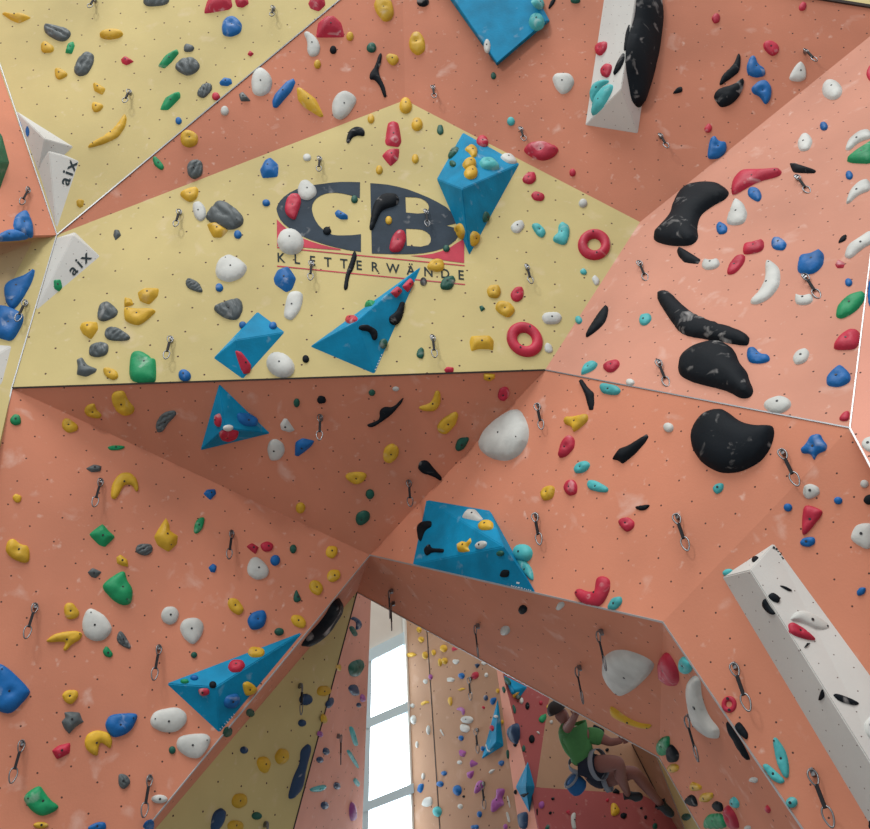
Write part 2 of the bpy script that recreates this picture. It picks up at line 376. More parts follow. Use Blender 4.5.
def glyph(ch, org, bx, by, pl, mat, parent, name='letter', h=.004, bold=0.0):
    cu = bpy.data.curves.new('glyph', 'FONT'); cu.body = ch; cu.align_x = 'CENTER'; cu.resolution_u = 3; cu.fill_mode = 'FRONT'; cu.offset = bold
    to = bpy.data.objects.new('glyph', cu); COL.objects.link(to)
    bpy.context.view_layer.update()
    me = bpy.data.meshes.new_from_object(to.evaluated_get(bpy.context.evaluated_depsgraph_get()))
    pts = [pl.hit((org[0] + v.co.x * bx[0] + v.co.y * by[0], org[1] + v.co.x * bx[1] + v.co.y * by[1]), h) for v in me.vertices]
    fs = []
    for p in me.polygons:
        t = tuple(p.vertices); a, b, c = pts[t[0]], pts[t[1]], pts[t[2]]
        fs.append(t if (b - a).cross(c - a).dot(pl.n) > 0 else tuple(reversed(t)))
    bpy.data.objects.remove(to); bpy.data.curves.remove(cu); bpy.data.meshes.remove(me)
    return mesh_obj(name, pts, fs, mat, parent, parent.location)
for ch, x, y in zip('KLETTERW\u00c4NDE', (281, 297, 312.5, 328, 344, 359, 374.8, 393, 411, 428.5, 445.2, 461), (262, 263.5, 265, 266.5, 268, 269.5, 271.2, 272.8, 274.6, 276.2, 277.9, 279.3)):
    glyph(ch, (x, y), (12.6, 1.2), (-.4, -13.2), P_C, INK, logo, bold=.012)
def vol_text(vi, s, org, adv, bx, by, mat):
    o, v, f, c, lab = VOLS[vi]
    for i, ch in enumerate(s):
        p = (org[0] + adv[0] * i, org[1] + adv[1] * i)
        loc, n, _ = cast(p); glyph(ch, p, bx, by, PN(loc, n), mat, o, bold=.015)
vol_text(9, 'aix', (69.5, 182.5), (3.2, -7.8), (6.3, -17.5), (-15, -5.5), INK)
vol_text(10, 'aix', (76, 273.5), (6.3, -6.3), (12.5, -12), (-10.5, -12), INK)
for px in ([(19.5, 117), (18.3, 122), (20, 127), (22.3, 126), (22, 120)], [(27.2, 125), (25, 130), (26.5, 136.5), (28.5, 136.5), (29.5, 130)]):
    loc, n, _ = cast(px[2]); decal('drop_mark', smooth_px(px), PN(loc, n), HM['b'], VOLS[8][0])

def marks(vi, quads, mat):
    for a, b, w_ in quads:
        loc, n, _ = cast(((a[0] + b[0]) / 2, (a[1] + b[1]) / 2)); decal('lettering', line_px(a, b, w_), PN(loc, n), mat, VOLS[vi][0])
marks(6, [((511.2, 585.2), (512.4, 586.6), 1), ((513.4, 586.8), (514.4, 585.8), .8), ((515.4, 587.3), (516.6, 586.5), .8), ((517.6, 587.2), (519.6, 587.6), .9), ((520.8, 587.8), (522.6, 588.2), .9), ((524, 588.6), (525.2, 588.8), .8), ((526.6, 589), (526.9, 590.2), .7), ((528.6, 589.2), (528.9, 590.6), .7), ((530.6, 589.8), (530.9, 591.2), .7), ((516.4, 582.6), (519.4, 583.2), 1.8)], WHITE_INK)
marks(7, [((219.8 + i * 2.3, 728.6 - i * 2.45), (221 + i * 2.3, 729.2 - i * 2.45 + (i % 2)), .8) for i in range(7)], WHITE_INK)
marks(4, [((375 + i * 1.25, 370 - i * 2.9), (376.2 + i * 1.2, 368.6 - i * 2.9), .8) for i in range(6)], WHITE_INK)
marks(11, [((772.8, 547.2), (775, 547.9), 2.2), ((775.6, 548.6), (777.6, 549.4), 2.0), ((777.4, 551.4), (779.4, 551.4), .8), ((779.6, 554), (781.2, 554.9), 1.2), ((781.4, 556.8), (783, 557.6), .9), ((782.2, 558.6), (784, 558.4), .8)], INK)

# ---------------------------------------------------------------- holds
TILES = {'a': (0, 0, 220 / 868), 'b': (210, 0, 220 / 868), 'c': (420, 0, 220 / 868), 'd': (630, 0, 240 / 870), 'e': (0, 200, 220 / 868), 'f': (210, 200, 220 / 868), 'g': (420, 200, 220 / 868), 'h': (630, 200, 240 / 870),
 'i': (0, 400, 220 / 868), 'j': (210, 400, 220 / 868), 'k': (420, 400, 220 / 868), 'l': (630, 400, 240 / 870), 'm': (0, 600, 220 / 796), 'n': (210, 600, 220 / 796), 'o': (420, 600, 220 / 796), 'p': (630, 600, 240 / 869),
 'q': (400, 600, 100 / 721), 'r': (400, 715, 100 / 727), 's': (470, 660, 90 / 870), 't': (470, 744, 90 / 870), 'u': (540, 690, 120 / 865), 'y': (540, 760, 120 / 870)}
HOLDS = '''@a
y f 5,55 20,48 60,55 85,50 128,70 75,95 40,80|*flat yellow ledge hold near the corner
g p 172,105 185,95 270,115 282,135 265,160 235,166 180,135
y p 160,180 180,162 215,185 210,208 165,210
G f 255,210 265,175 290,162 297,180 285,215
g p 288,280 310,230 340,205 372,215 370,250 345,295 310,303|*grey oval hold with a groove
y e 440,138,47,19,-5|*long yellow oval hold
y p 215,275 235,268 275,295 235,318 218,305
r f 475,235 495,220 532,243 500,260 480,250
G f 620,262 650,220 700,193 708,210 680,245 650,272|*upper slanting green bar hold
g p 723,190 735,172 770,185 760,205 728,206
g p 683,268 720,232 770,230 793,262 770,290 735,302|*grey egg-shaped hold with a crease
g p 777,365 800,332 835,330 838,355 805,390 780,380
r e 852,382,16,15
G f 627,435 650,385 710,360 715,385 665,437|*lower slanting green bar hold
b e 705,478,13,14
y f 365,330 380,325 420,350 405,377 370,360
y p 360,420 370,402 413,415 395,440 370,445
y p 345,585 360,565 425,530 465,490 490,450 500,465 495,500 465,545 400,572|*long curled yellow root hold
y p 710,530 740,512 782,530 780,570 745,585 715,570|*yellow heart-shaped hold
G p 600,625 615,615 650,655 640,675 610,655
g p 737,650 760,630 800,635 800,690 765,710 740,690
y p 705,765 745,745 785,740 780,780 755,800 730,790
y f 300,795 315,785 333,790 330,815 315,822 302,812
g p 560,5 600,-20 660,-20 670,5 650,22 580,28
r f 800,58 815,5 830,-15 910,-20 920,25 905,40|*broad red slab hold at the top edge
@b
r f 95,0 120,-15 150,-5 155,15 130,32 105,28
b p 45,100 65,72 100,68 128,95 122,130 85,147 50,140|*big faceted blue hold
r f 385,15 400,-15 450,-15 458,20 430,48 395,35
r f 417,140 425,90 455,65 490,62 520,90 533,140 528,150 420,150|*red half-dome hold
w p 367,130 390,125 425,155 437,190 425,220 395,225 382,200 385,165|*white crescent hold by the seam
y e 552,145,15,17
k e 486,198,14,16
y e 424,255,14,17
r f 146,215 157,198 175,212 160,225
b f 35,325 55,305 85,310 90,330 70,342 40,338
r f 8,375 25,368 44,382 30,395 12,392
w p 162,320 170,285 200,265 235,290 248,325 235,365 200,382 168,370|*big white rounded hold at the seam
g f 112,370 130,360 165,400 120,402
w e 58,438,17,19
b f 244,400 255,370 300,320 330,307 340,325 325,360 265,428 248,425|*long slanting blue bar hold
y f 340,345 360,345 420,390 452,460 435,465 370,425 345,395|*long yellow fin hold
w p 480,410 500,370 535,357 575,380 578,405 545,455 515,475 485,460|*big white leaf-shaped hold
D e 637,190,20,19
k p 665,215 680,213 676,250 665,275 670,300 690,340 697,380 685,385 670,340 650,315 630,315 630,290 650,265|*twisted black arm hold
y p 692,225 705,212 740,220 747,240 725,262 705,250
y p 645,15 665,-15 710,-15 728,50 715,80 685,88 655,50|*knobbly yellow hold at the top edge
y p 783,165 800,130 830,128 848,160 850,200 820,222 790,200|*smooth yellow oval hold
k e 840,8,25,20
y e 772,420,26,30
y e 817,493,23,25
y e 635,470,14,18
y e 668,672,14,17
y e 810,628,14,18
r f 688,560 700,482 745,482 758,560 745,583 695,575|*tall red block hold
r f 675,615 700,590 750,585 745,630 712,660|*red wedge hold under the red block
k p 535,560 545,520 575,502 610,510 610,540 580,535 560,545 550,568|*black arched hold
b f 195,670 215,632 240,620 273,650 270,700 205,705|*blue block hold above the logo
w e 383,622,17,14
b e 222,802,16,13
w p 343,750 355,718 385,710 420,740 422,770 390,793 355,785|*white round hold on the logo C
D e 570,788,14,15
k p 628,905 632,870 645,800 680,768 735,768 748,790 735,815 680,830 665,860 645,910|*chalky black hooked hold on the logo B
@f
r p 293,40 300,0 320,-22 355,-20 362,10 345,60 335,82 305,65|*red hold on the logo C
g p -20,70 0,40 30,8 75,15 130,60 132,95 95,118 40,115 5,90|*big grey ribbed boulder hold
b e 110,138,16,16
b e 37,347,16,16
w p 20,280 30,240 75,215 120,235 150,265 130,305 75,327 30,310|*white flat dome hold
g p 8,430 40,410 120,385 132,430 110,475 60,470|*grey ribbed half-moon hold
w e 318,167,55,50,20|*large white oval hold below the logo C
b f 248,310 265,275 310,260 343,310 325,355 300,367 255,335|*chalky blue crystal hold
w p 290,445 305,370 340,360 370,370 360,430 325,477 295,465|*white upright hold with a slot
b f 490,50 505,35 545,60 545,78 515,78 495,65
k e 462,124,17,16
k p 575,205 580,225 568,270 550,300 545,350 530,355 527,340 535,290 550,250 565,205|*black bird-shaped hold over the lettering
y e 705,82,14,16
r p 705,195 715,150 740,120 770,125 775,160 755,205 720,208|*chalky red hold on the logo B
k e 842,323,14,16
b e 130,495,16,14
b e 248,497,16,13
r f 97,592 125,598 165,650 160,685 130,690|*red half-disc hold on the blue box volume
w e 278,652,60,48,30|*white oval hold beside the blue box volume
k e 378,628,14,15
G f 605,425 625,400 655,398 640,418
r p 532,480 545,460 580,458 585,475 550,490
r f 710,365 740,338 762,360 735,390
r f 755,340 790,305 808,330 780,368
k p 705,460 735,440 750,400 768,405 765,430 755,480 730,497 708,485|*black comma hold on the triangular volume
k p 587,495 620,490 660,515 660,550 640,555 630,520 590,515|*black hook hold on the triangular volume
D e 683,567,16,20
D p 812,615 820,588 845,585 845,615 830,628
D e 342,800,13,18
k p 420,790 430,770 455,775 460,800 430,805
D e 639,760,14,13
w e 733,745,14,10
@c
t e 460,88,32,33|*turquoise bulb hold on the hanging blue volume
t p 435,0 470,-5 490,25 480,40 455,30
w e 265,182,14,27
D e 290,300,11,14
k p 505,30 520,-5 540,-10 530,15 510,38
D e 613,3,20,12
w p 520,310 535,290 595,290 612,325 590,362 560,375 535,350|*white rounded square hold
r p 690,190 705,170 740,162 738,195 715,222 695,215
r p 712,275 740,248 762,260 745,310 715,300
k p 762,290 785,235 808,205 808,240 790,275 768,297
t p 668,370 690,325 740,313 748,325 715,345 690,380 680,410|*upper turquoise leaf hold on the white volume
t p 677,455 685,400 720,350 760,330 762,355 730,415 690,455|*lower turquoise leaf hold on the white volume
t e 359,480,16,17
r p 405,595 430,565 490,557 552,585 530,620 485,637 440,622|*dark red lens-shaped hold
D p 65,520 70,495 90,495 95,525 78,535
r e 245,563,25,25
y p 172,590 200,570 228,590 225,618 205,622 195,605
y e 195,650,28,22
y e 200,685,28,24
t p 232,645 240,628 275,625 300,640 318,668 285,672 245,665
w p 313,622 330,607 365,612 388,645 350,647
D p 110,620 130,585 155,580 150,600 118,630
D e 130,647,13,12
r p 402,705 420,683 455,680 460,712 435,730 408,722
r p 435,770 455,755 495,770 485,795 450,792
r e 602,682,13,15
w e 643,803,18,17
k p 855,-20 850,60 835,110 815,180 813,260 825,330 835,390 855,418 870,420 880,405 905,330 932,240 945,150 951,90 945,25 935,-20|*giant black blade hold on the white volume
k p 803,200 812,130 830,88 825,150 812,200
@d
r p 293,65 310,48 327,55 325,80 305,88
r p 610,25 625,5 642,15 635,38 615,40
r p 482,155 510,147 540,165 540,190 515,207 485,180|*round red hold on the upper overhang
k p 323,305 335,270 375,235 390,193 402,205 398,260 365,285 330,310|*slim black wedge hold
k p 303,350 315,325 370,310 408,283 415,300 400,345 370,378 330,392 310,365|*thick black chunk hold
b p 422,240 435,205 455,205 465,235 490,250 490,275 455,283 425,270|*blue chalky boot-shaped hold
b p 438,320 465,295 495,292 515,320 510,360 490,383 470,350 445,340|*blue heart-shaped hold
w p 570,290 600,235 620,222 638,245 640,285 615,298|*white triangular hold
k p 153,340 170,318 190,315 190,335 165,340
r p 268,465 285,445 300,462 290,482 272,480
b p 280,560 290,500 310,495 322,515 350,515 350,550 325,575 285,578|*blue two-lobed hold on the crease
w e 733,328,38,35|*white domed hold near the upper crease
b e 703,459,15,15
w p 605,520 620,490 645,482 665,510 650,545 615,550
r p 853,270 868,240 890,235 895,290 870,298
w p 778,545 790,510 830,478 870,470 880,500 830,515 800,545
G p 780,580 868,520 890,515 890,595 800,592|*green hold cut by the frame edge
b e 795,637,14,15
w p 780,740 795,695 830,660 868,650 875,690 830,705 800,735
k f 575,592 600,590 678,618 670,630 590,628
r p 367,690 375,655 410,620 490,620 550,615 545,640 460,660 375,712|*long red tapering hold
b p 425,695 440,680 470,685 480,715 465,735 430,715
@h
w p 348,75 370,15 385,-5 410,10 428,50 415,85 380,93 355,88|*white teardrop hold
k p 150,36 175,-15 210,-45 270,-57 330,-53 360,-25 345,0 300,22 255,55 243,100 250,140 220,165 150,165 95,150 85,130 115,100 145,65|*giant black boot-shaped hold
b p 310,100 325,78 355,95 352,120 320,127
r p 408,185 415,160 450,155 485,143 487,175 470,190 415,200|*red waisted hold
b p 510,160 520,138 545,137 572,158 558,185 520,180
k f 168,185 185,170 260,215 248,235 195,228 175,205
w p 257,240 270,213 295,220 320,212 328,235 310,250 275,255
r p 350,265 360,235 385,205 420,200 415,230 385,265 360,272
w p 430,372 470,330 490,285 488,225 510,220 545,250 545,310 510,355 460,380|*white crescent moon hold
b p 605,250 615,205 660,200 690,182 705,200 700,240 665,270 615,268|*blue cloud-shaped hold
r f 742,235 755,215 782,228 775,248 750,248
k p 753,158 765,135 787,125 785,145 765,155
w p 775,205 790,165 830,140 865,115 890,120 890,150 845,175 800,215|*white bone-shaped hold
b e 793,300,14,14
w p 597,365 600,340 625,350 660,340 665,368 640,382 605,380
G p 745,425 750,390 790,350 850,332 855,360 820,405 770,432|*glossy green leaf hold
b p 860,385 862,290 900,280 900,400
t p 32,440 40,418 75,412 80,435 60,455 40,455
k p 90,345 145,330 190,380 250,425 430,483 428,525 400,527 310,510 190,492 150,440|*giant black angled bar hold
k p 175,605 190,570 240,535 310,517 365,530 385,560 395,590 425,625 430,650 448,690 435,715 400,720 350,690 240,665 185,640|*giant black lumpy hold
b p 422,560 430,538 455,535 475,560 505,562 508,585 470,595 430,590
r p 735,535 755,500 795,470 835,475 832,520 815,543 750,545|*red teardrop hold by the white trim
w p 587,575 605,548 640,537 653,555 640,588 600,600
b p 710,650 730,625 765,598 800,630 800,660 760,680 715,675|*blue knobbly hold by the white trim
w p 480,745 500,725 545,710 580,722 587,748 555,773 510,775|*white oval hold above the dark seam
@e
g f 445,140 450,118 470,118 480,140 455,162
w p 757,15 790,5 812,30 815,70 790,88 765,65
y f 812,95 860,85 905,120 875,150 840,150
g p 730,325 745,307 785,325 802,360 790,367 740,350
y f 540,365 570,345 630,347 625,380 590,415 550,400|*yellow cup-shaped hold
y p 490,455 490,425 540,432 600,430 618,440 580,475 545,498 495,480|*yellow horn-shaped hold
y f 488,425 490,382 520,390 530,415
g p 382,470 390,420 425,398 468,435 460,460 410,482|*grey rounded boulder hold
y f 312,505 320,485 345,478 385,480 390,510 360,553 325,530
g p 410,535 420,505 460,500 520,540 500,557 430,555
g p 350,600 355,575 395,560 430,568 425,610 385,622 355,615
g f 300,690 305,655 300,630 325,618 345,650 385,665 380,680 340,700|*grey forked rock hold
y p 405,670 420,660 460,672 470,700 445,713 415,695
G p 510,720 512,620 530,600 560,598 590,615 600,630 615,625 617,710 605,720|*green tongue-shaped hold
b e 729,694,26,23,20
G f 210,315 240,312 248,345 235,365 212,350
b p 13,345 40,320 100,300 140,268 130,320 85,400 50,437 20,400|*big blue fin hold
b p -20,420 30,420 95,450 90,490 50,560 0,545 -20,540|*big blue block hold by the trim
b p 50,100 60,60 90,43 110,50 130,100 133,155 60,125|*big blue thumb-shaped hold
b p -30,150 20,120 60,118 130,155 -30,165|*flat blue hold under the thumb-shaped one
@g
y p -10,815 45,800 60,750 80,755 83,800 60,835 10,832|*yellow two-finger hold
w p 355,105 375,85 405,80 415,105 390,133 365,128
t p 435,97 470,93 500,125 485,152 460,140
t p 545,100 560,88 590,105 590,140 575,182 525,165 525,145 545,130|*turquoise bow-tie hold
r r 687,178,65,60,0,.40|*upper red ring hold
D p 245,70 255,40 275,60 270,85 250,90
y p 137,125 145,95 165,90 180,125 170,160 145,150
y p 195,140 210,118 238,140 225,180 200,185
D e 104,193,14,14
y p 28,255 60,232 95,240 95,280 60,285 30,275
D p 78,335 90,310 130,298 142,315 125,355 85,355|*chalky green hold at the end of the lettering
t p 630,280 645,268 660,283 655,297 635,293
w p 675,310 690,295 710,315 705,335 690,338
t e 627,475,14,15
y p 262,355 275,338 315,338 320,370 305,390 270,385
y p 295,430 305,400 350,402 380,435 350,468 315,450|*yellow scalloped hold
r p 355,370 375,345 408,345 410,385 385,405 362,395
D f 232,420 245,415 260,430 240,443
w p 478,465 490,445 545,442 563,465 545,490 495,492|*white pill-shaped hold
y f 193,560 200,535 275,533 293,555 290,595 270,590 230,590 200,600|*yellow ridged block hold
r r 413,552,76,64,35,.40|*lower red ring hold
w p 490,575 500,562 522,575 525,600 510,605 492,598
D e 5,605,12,22
r f 93,670 105,657 135,660 133,683 100,682
k p 652,535 690,470 735,415 745,430 735,480 700,515 660,543|*black diagonal blade hold
t p 633,690 645,655 680,635 705,645 690,670 650,688
r p 718,660 740,640 785,630 790,655 765,680 740,682|*red shell-shaped hold
w e 830,720,18,13
k f 625,715 640,705 665,740 688,760 690,800 685,830 665,832 650,770|*black boot-like hold below the seam
t p 708,740 720,720 780,732 795,755 775,773 720,765|*turquoise sausage hold at the seam
y f 250,710 250,682 298,685 297,705 275,718
r p 305,770 315,740 345,735 357,765 335,795 312,790|*dark red round hold in the shaded overhang
@i
G p 38,75 55,55 80,60 85,95 60,102 42,92
y p 330,40 345,18 375,12 378,35 405,60 390,75 345,65
y p 437,-9 450,-34 490,-39 505,0 533,30 525,55 490,65 455,40|*large yellow bean-shaped hold
g p 612,95 640,50 690,38 697,60 665,90 645,125 620,128|*grey stone-like hold in the shaded overhang
y p 243,95 250,75 270,72 310,100 305,122 270,132 248,115
G p 422,185 450,178 497,182 480,197 435,200
g f 335,270 370,252 403,260 398,283 360,287
y p 437,385 440,335 470,290 510,285 540,310 548,355 535,365 520,335 490,335 470,375 455,393|*yellow arched claw hold
y p 47,385 60,368 88,380 80,405 60,405
b f 800,370 815,352 850,350 855,370 830,398
y f 605,540 625,505 655,460 670,490 672,515 705,535 700,570 665,603 620,575|*yellow pitted triangular hold
G p 762,520 770,480 790,462 810,465 800,510 775,530
g p 533,590 545,567 600,567 603,600 575,617 540,605|*grey hold with two pits
G f 345,530 405,485 430,515 458,540 415,583 390,575|*green diamond hold
y p 20,595 30,555 55,545 80,570 115,575 118,635 95,645 45,625|*big smooth yellow hold by the edge
y f 457,620 475,607 505,630 508,660 480,655 460,645
g f 343,680 365,660 405,678 380,705 360,700
G p 398,738 430,705 480,675 495,680 500,710 525,745 520,800 490,812 450,795|*big green domed hold
b f 820,660 840,643 857,655 850,682 830,680
@j
k p 620,95 640,88 670,75 668,40 690,25 720,30 755,-5 765,-12 755,15 715,60 680,85 645,107 625,105|*black twisted rail hold
w f 275,95 290,72 305,72 338,120 315,130 280,120
w p 225,190 235,160 260,152 290,170 297,205 275,237 240,240 230,220|*white rounded hold in the shaded overhang
b f 332,220 335,165 365,148 415,160 400,185 350,225|*dark blue shell hold
y p 682,240 685,190 715,168 745,185 745,220 715,252
y p 530,305 545,285 600,282 622,295 605,325 570,335|*yellow half-moon hold in the shaded overhang
D e 631,371,18,20
D p 573,470 580,445 610,433 632,445 630,475 600,495 580,490|*dark green pitted hold
y e 357,425,20,22
r f 140,578 165,562 195,580 180,612
r p 195,570 225,555 252,570 245,597 210,600
D e 328,588,14,18
b e 257,633,20,22
w p 145,660 160,625 185,617 215,640 235,670 225,700 185,712 150,690|*white egg hold under the two red holds
y p 455,600 465,575 500,577 505,605 485,628 460,618
y p 460,690 475,668 510,670 517,700 490,720 465,715
y p 388,735 400,710 430,712 450,745 430,775 400,760
D p 328,775 340,745 350,765 362,790 345,800 330,795
@k
k p -10,270 0,240 30,237 60,275 88,305 80,320 50,300 10,290|*black tadpole hold
y p 65,105 85,75 140,42 153,60 140,100 105,137 75,130|*yellow slanting oval hold
D p 137,185 150,150 190,145 195,155 175,195 145,203
w p 233,175 255,125 300,80 370,35 400,45 430,110 425,170 390,220 340,242 280,230 240,200|*giant white dome hold
y p 567,95 575,65 615,65 660,52 665,80 640,105 605,130 600,105|*yellow three-pointed hold
r p 545,220 560,165 590,135 612,155 610,190 580,222 555,230|*red ear-shaped hold
t p 607,275 620,250 655,237 675,255 655,285 615,292|*upper turquoise oval hold
r p 567,345 580,320 605,312 622,335 620,370 590,380 572,365
t p 660,340 665,318 690,315 745,345 740,365 710,365 670,355|*lower turquoise oval hold
y p 475,370 490,345 520,335 535,350 525,390 485,400
k f 755,235 785,190 820,178 895,130 905,145 890,170 850,215 800,255 780,240|*black splintered hold
r p 782,490 790,470 820,460 848,480 845,505 815,525
r p 608,765 630,740 660,755 690,755 697,705 720,693 750,708 750,750 725,800 700,817 640,805|*red boomerang hold
t p 740,815 760,780 795,773 800,800 775,828 745,830
w f 160,465 190,430 220,430 253,470 230,480|*white wedge on the blue prow volume
y p 225,498 255,475 290,480 290,512 240,515
y f 148,570 165,555 185,560 200,540 205,560 190,580 200,598 170,603 150,600|*yellow star hold on the blue prow volume
w e 242,572,24,15,-25
k p -10,500 10,480 45,475 47,500 20,515 5,560 -5,550
k p 17,590 40,565 45,585 95,585 93,605 50,600 25,618|*black bone hold on the blue prow volume
k p 315,690 325,668 355,670 350,700 325,700
D e 318,605,15,12
t e 408,605,38,37|*upper turquoise dome on the volume edge
t p 380,632 410,625 445,665 450,715 430,705 400,670|*lower turquoise dome on the volume edge
@l
r p 755,70 775,45 798,40 795,75 770,78
k p 20,385 77,377 60,398 40,402 22,395
w e 140,100,19,18
k p 222,140 235,95 270,50 325,30 355,45 400,80 450,92 515,90 522,125 505,180 470,225 400,260 330,265 265,230 230,180|*giant black whale-shaped hold
t p 298,325 310,305 340,300 340,325 315,345
b p 618,180 640,160 655,130 690,122 700,145 717,165 710,185 680,195 668,223 655,195 625,195|*blue starfish hold
w p 625,340 630,310 655,302 685,315 690,340 660,358 640,360
b e 573,390,16,15
b e 755,365,16,14
w e 850,304,16,15
k p 843,365 855,345 885,340 890,375 860,382
r p 622,485 625,400 640,378 700,400 695,420 660,465 635,490|*chalky red funnel hold
b p 615,515 630,498 670,495 673,520 650,535 620,528
w p 797,500 815,455 850,445 885,450 890,520 860,545 815,520|*white double-lobed hold
b p 820,695 835,678 858,680 850,705 825,712
w p 835,165 850,140 890,130 890,190 860,188
t e 355,625,20,13,-20
k p 440,585 455,567 470,570 450,590
k p 537,672 560,675 590,692 575,695
k p 497,710 515,697 545,718 540,738 515,730
@m
y p 230,30 240,10 265,10 290,45 280,65 250,72 235,60
w p 295,85 310,40 330,28 380,55 410,105 380,145 340,150 305,130|*large white notched hold
y p 165,148 200,120 270,110 300,120 290,145 260,160 240,185 225,180 240,150 180,155|*yellow tuning-fork hold
g p 420,140 430,112 445,115 475,165 470,180 430,160
G p 370,185 385,162 412,195 400,210 378,203
w p 580,55 595,25 630,22 650,45 640,80 615,92 590,80
w p 648,100 665,68 715,62 740,90 730,130 700,165 665,140|*white tooth-shaped hold
D e 702,199,12,12
b p -15,385 -15,225 30,245 110,325 105,345 45,412 0,405|*giant blue hold at the frame edge
y p 222,345 240,325 280,325 285,350 260,380 235,370
g f 220,440 235,425 230,405 255,402 290,405 300,435 308,440 275,460 250,488 230,465|*grey star-shaped rock hold
b p 380,445 400,412 495,408 497,430 470,480 410,502 385,470|*blue grooved shell hold
w p 542,435 560,400 640,385 675,410 675,445 640,478 590,480 550,460|*upper white pillow hold
w p 637,520 650,490 740,480 765,500 750,540 720,575 680,570 645,545|*lower white pillow hold
r f 185,545 210,525 257,513 255,555 205,580
y p 305,515 315,485 350,470 395,480 407,510 400,540 385,530 365,515 358,530 355,565 335,560 312,540|*yellow horseshoe hold
D e 623,543,13,15
g p 427,650 430,627 460,632 475,660 450,687 430,675
G p 83,720 100,695 145,668 165,700 185,725 215,745 200,765 150,785 110,760|*big green wavy hold
y e 148,815,28,13
b p 317,820 350,803 383,802 385,835 320,835
w e 577,720,30,17
b p 515,825 530,800 555,793 555,815 545,835
G e 668,295,16,8
b e 703,282,15,9
k e 770,307,14,11
r p 717,320 755,318 760,340 735,350 720,340
@n
y p 133,190 150,170 200,178 195,205 150,210
r p 62,240 80,218 120,220 130,240 105,262 75,262|*chalky red hold on the blue spear volume
y p 117,300 140,292 172,318 160,340 130,350 120,325
b p 48,370 60,345 100,335 110,370 85,395 55,390|*blue hold on the blue spear volume
y p 62,15 70,-8 100,-5 127,35 105,58 75,40
b p 132,75 150,45 195,33 207,60 195,100 150,112|*blue chunky hold above the spear volume
y p 290,70 300,52 330,55 350,80 340,105 305,95
D e 250,115,18,15
k p 327,165 355,125 410,65 440,10 465,-10 475,10 450,45 415,90 385,130 345,165|*long dark claw hold on the panel edge
N e 345,360,23,22
y p 385,330 395,310 430,310 438,335 415,350 390,345
N e 332,445,14,14
N e 122,543,14,14
y p 167,590 175,568 205,565 220,590 205,630 180,620|*lower yellow doughnut hold in the cave
y p 232,565 250,535 280,540 285,575 260,598 240,590
N p 280,715 300,640 325,590 325,545 355,518 365,540 345,610 335,680 300,720|*long dark blue stalk hold
y p 77,725 90,700 130,700 133,740 105,757 80,745
D e 168,781,18,15
N p 5,790 15,765 40,750 57,765 50,800 30,835 0,835
y p 62,810 80,795 118,800 120,835 65,835
D e 145,408,15,16
D p 45,490 55,460 80,460 75,485 55,497
N p 505,70 520,57 545,75 540,105 525,110 530,80
D p 500,100 515,90 535,125 520,135
D p 498,240 515,220 550,212 550,245 530,280 505,275|*dark green double hold beside the window
N p 497,320 510,305 530,305 538,345 515,348
N p 417,380 430,355 445,350 440,380 425,395
u e 550,355,8,15
N e 537,380,8,9
t p 500,460 515,455 535,525 520,530|*upper slim turquoise hold beside the window
t p 490,545 505,540 540,605 530,610|*lower slim turquoise hold beside the window
t p 515,655 525,640 540,660 535,680
t p 358,680 415,665 420,680 400,695 365,695
N e 418,547,11,14
N e 396,578,12,12
N e 457,672,11,14
N e 413,743,13,15
u e 512,765,9,35
y p 455,250 460,232 472,232 470,262
y e 410,430,8,18
u e 397,485,8,12
@q
y e 140,215,17,22
y e 155,285,20,22
y p 50,385 90,375 125,395 95,410 55,412
y e 183,400,18,28
y e 245,380,14,22
y e 318,350,24,28
y e 325,440,20,25
y e 290,450,14,30
r f 375,375 378,335 425,355
w p 380,450 385,425 430,430 425,455 400,468
w f 337,560 370,555 400,570 385,590 340,590|*white brick-shaped hold in the cave
b e 446,547,22,22
N f 533,465 560,455 580,465 555,498
r p 515,550 530,520 565,515 570,555 535,575 520,565
w e 607,455,18,15
w e 624,540,13,17
w e 185,587,16,18
y p 152,740 190,722 218,740 180,750 155,765
y p 345,730 355,700 375,700 380,745 365,770|*upright yellow hold in the cave
y p 410,650 450,630 478,640 440,655
u p 400,790 440,768 470,790 465,829 450,829 445,800|*purple hooked hold in the cave
N e 620,705,15,20
r e 602,775,11,11
u e 222,555,14,20
w e 92,762,14,16
@r
w p 437,90 450,60 505,75 510,115 480,130 445,120
w e 490,35,45,30
b e 446,168,18,20
u f 428,260 440,248 485,265 470,308 435,300
u f 508,350 520,320 580,355 512,385
u f 485,415 540,400 535,440 515,468 490,455
u p 540,575 555,500 585,470 615,490 605,530 570,565|*long purple hold in the cave
b e 322,424,20,18
b e 293,502,25,22
b e 420,548,30,40|*blue egg hold in the cave
k e 464,593,9,10
b p 127,555 140,500 175,497 170,545 150,570
t e 275,703,30,40|*turquoise egg hold in the cave
b e 580,722,17,24
b p 515,829 520,800 570,795 575,829
w p 155,660 180,600 230,590 240,650 200,672
w e 435,345,18,15
w e 440,665,18,20
w f 640,420 660,395 700,390 665,430
w e 100,35,20,35
w e 208,110,14,35
w p 295,95 325,150 315,155 290,115
w e 125,215,10,25
w e 170,445,12,25
@s
b p 195,405 205,370 245,358 260,375 235,430 210,435
w e 250,545,18,14
r e 215,660,18,30
N e 155,370,20,25
r e 133,460,13,14
D p 310,270 325,250 350,290 330,330
y e 270,300,16,25
D p 405,440 425,430 450,480 440,520 420,515
N p 370,690 385,650 430,612 465,615 480,660 480,740 460,822 410,800 375,740|*dark shield-shaped hold on the pink strip
y e 315,600,12,22
D p 335,170 360,165 400,220 380,250 345,215
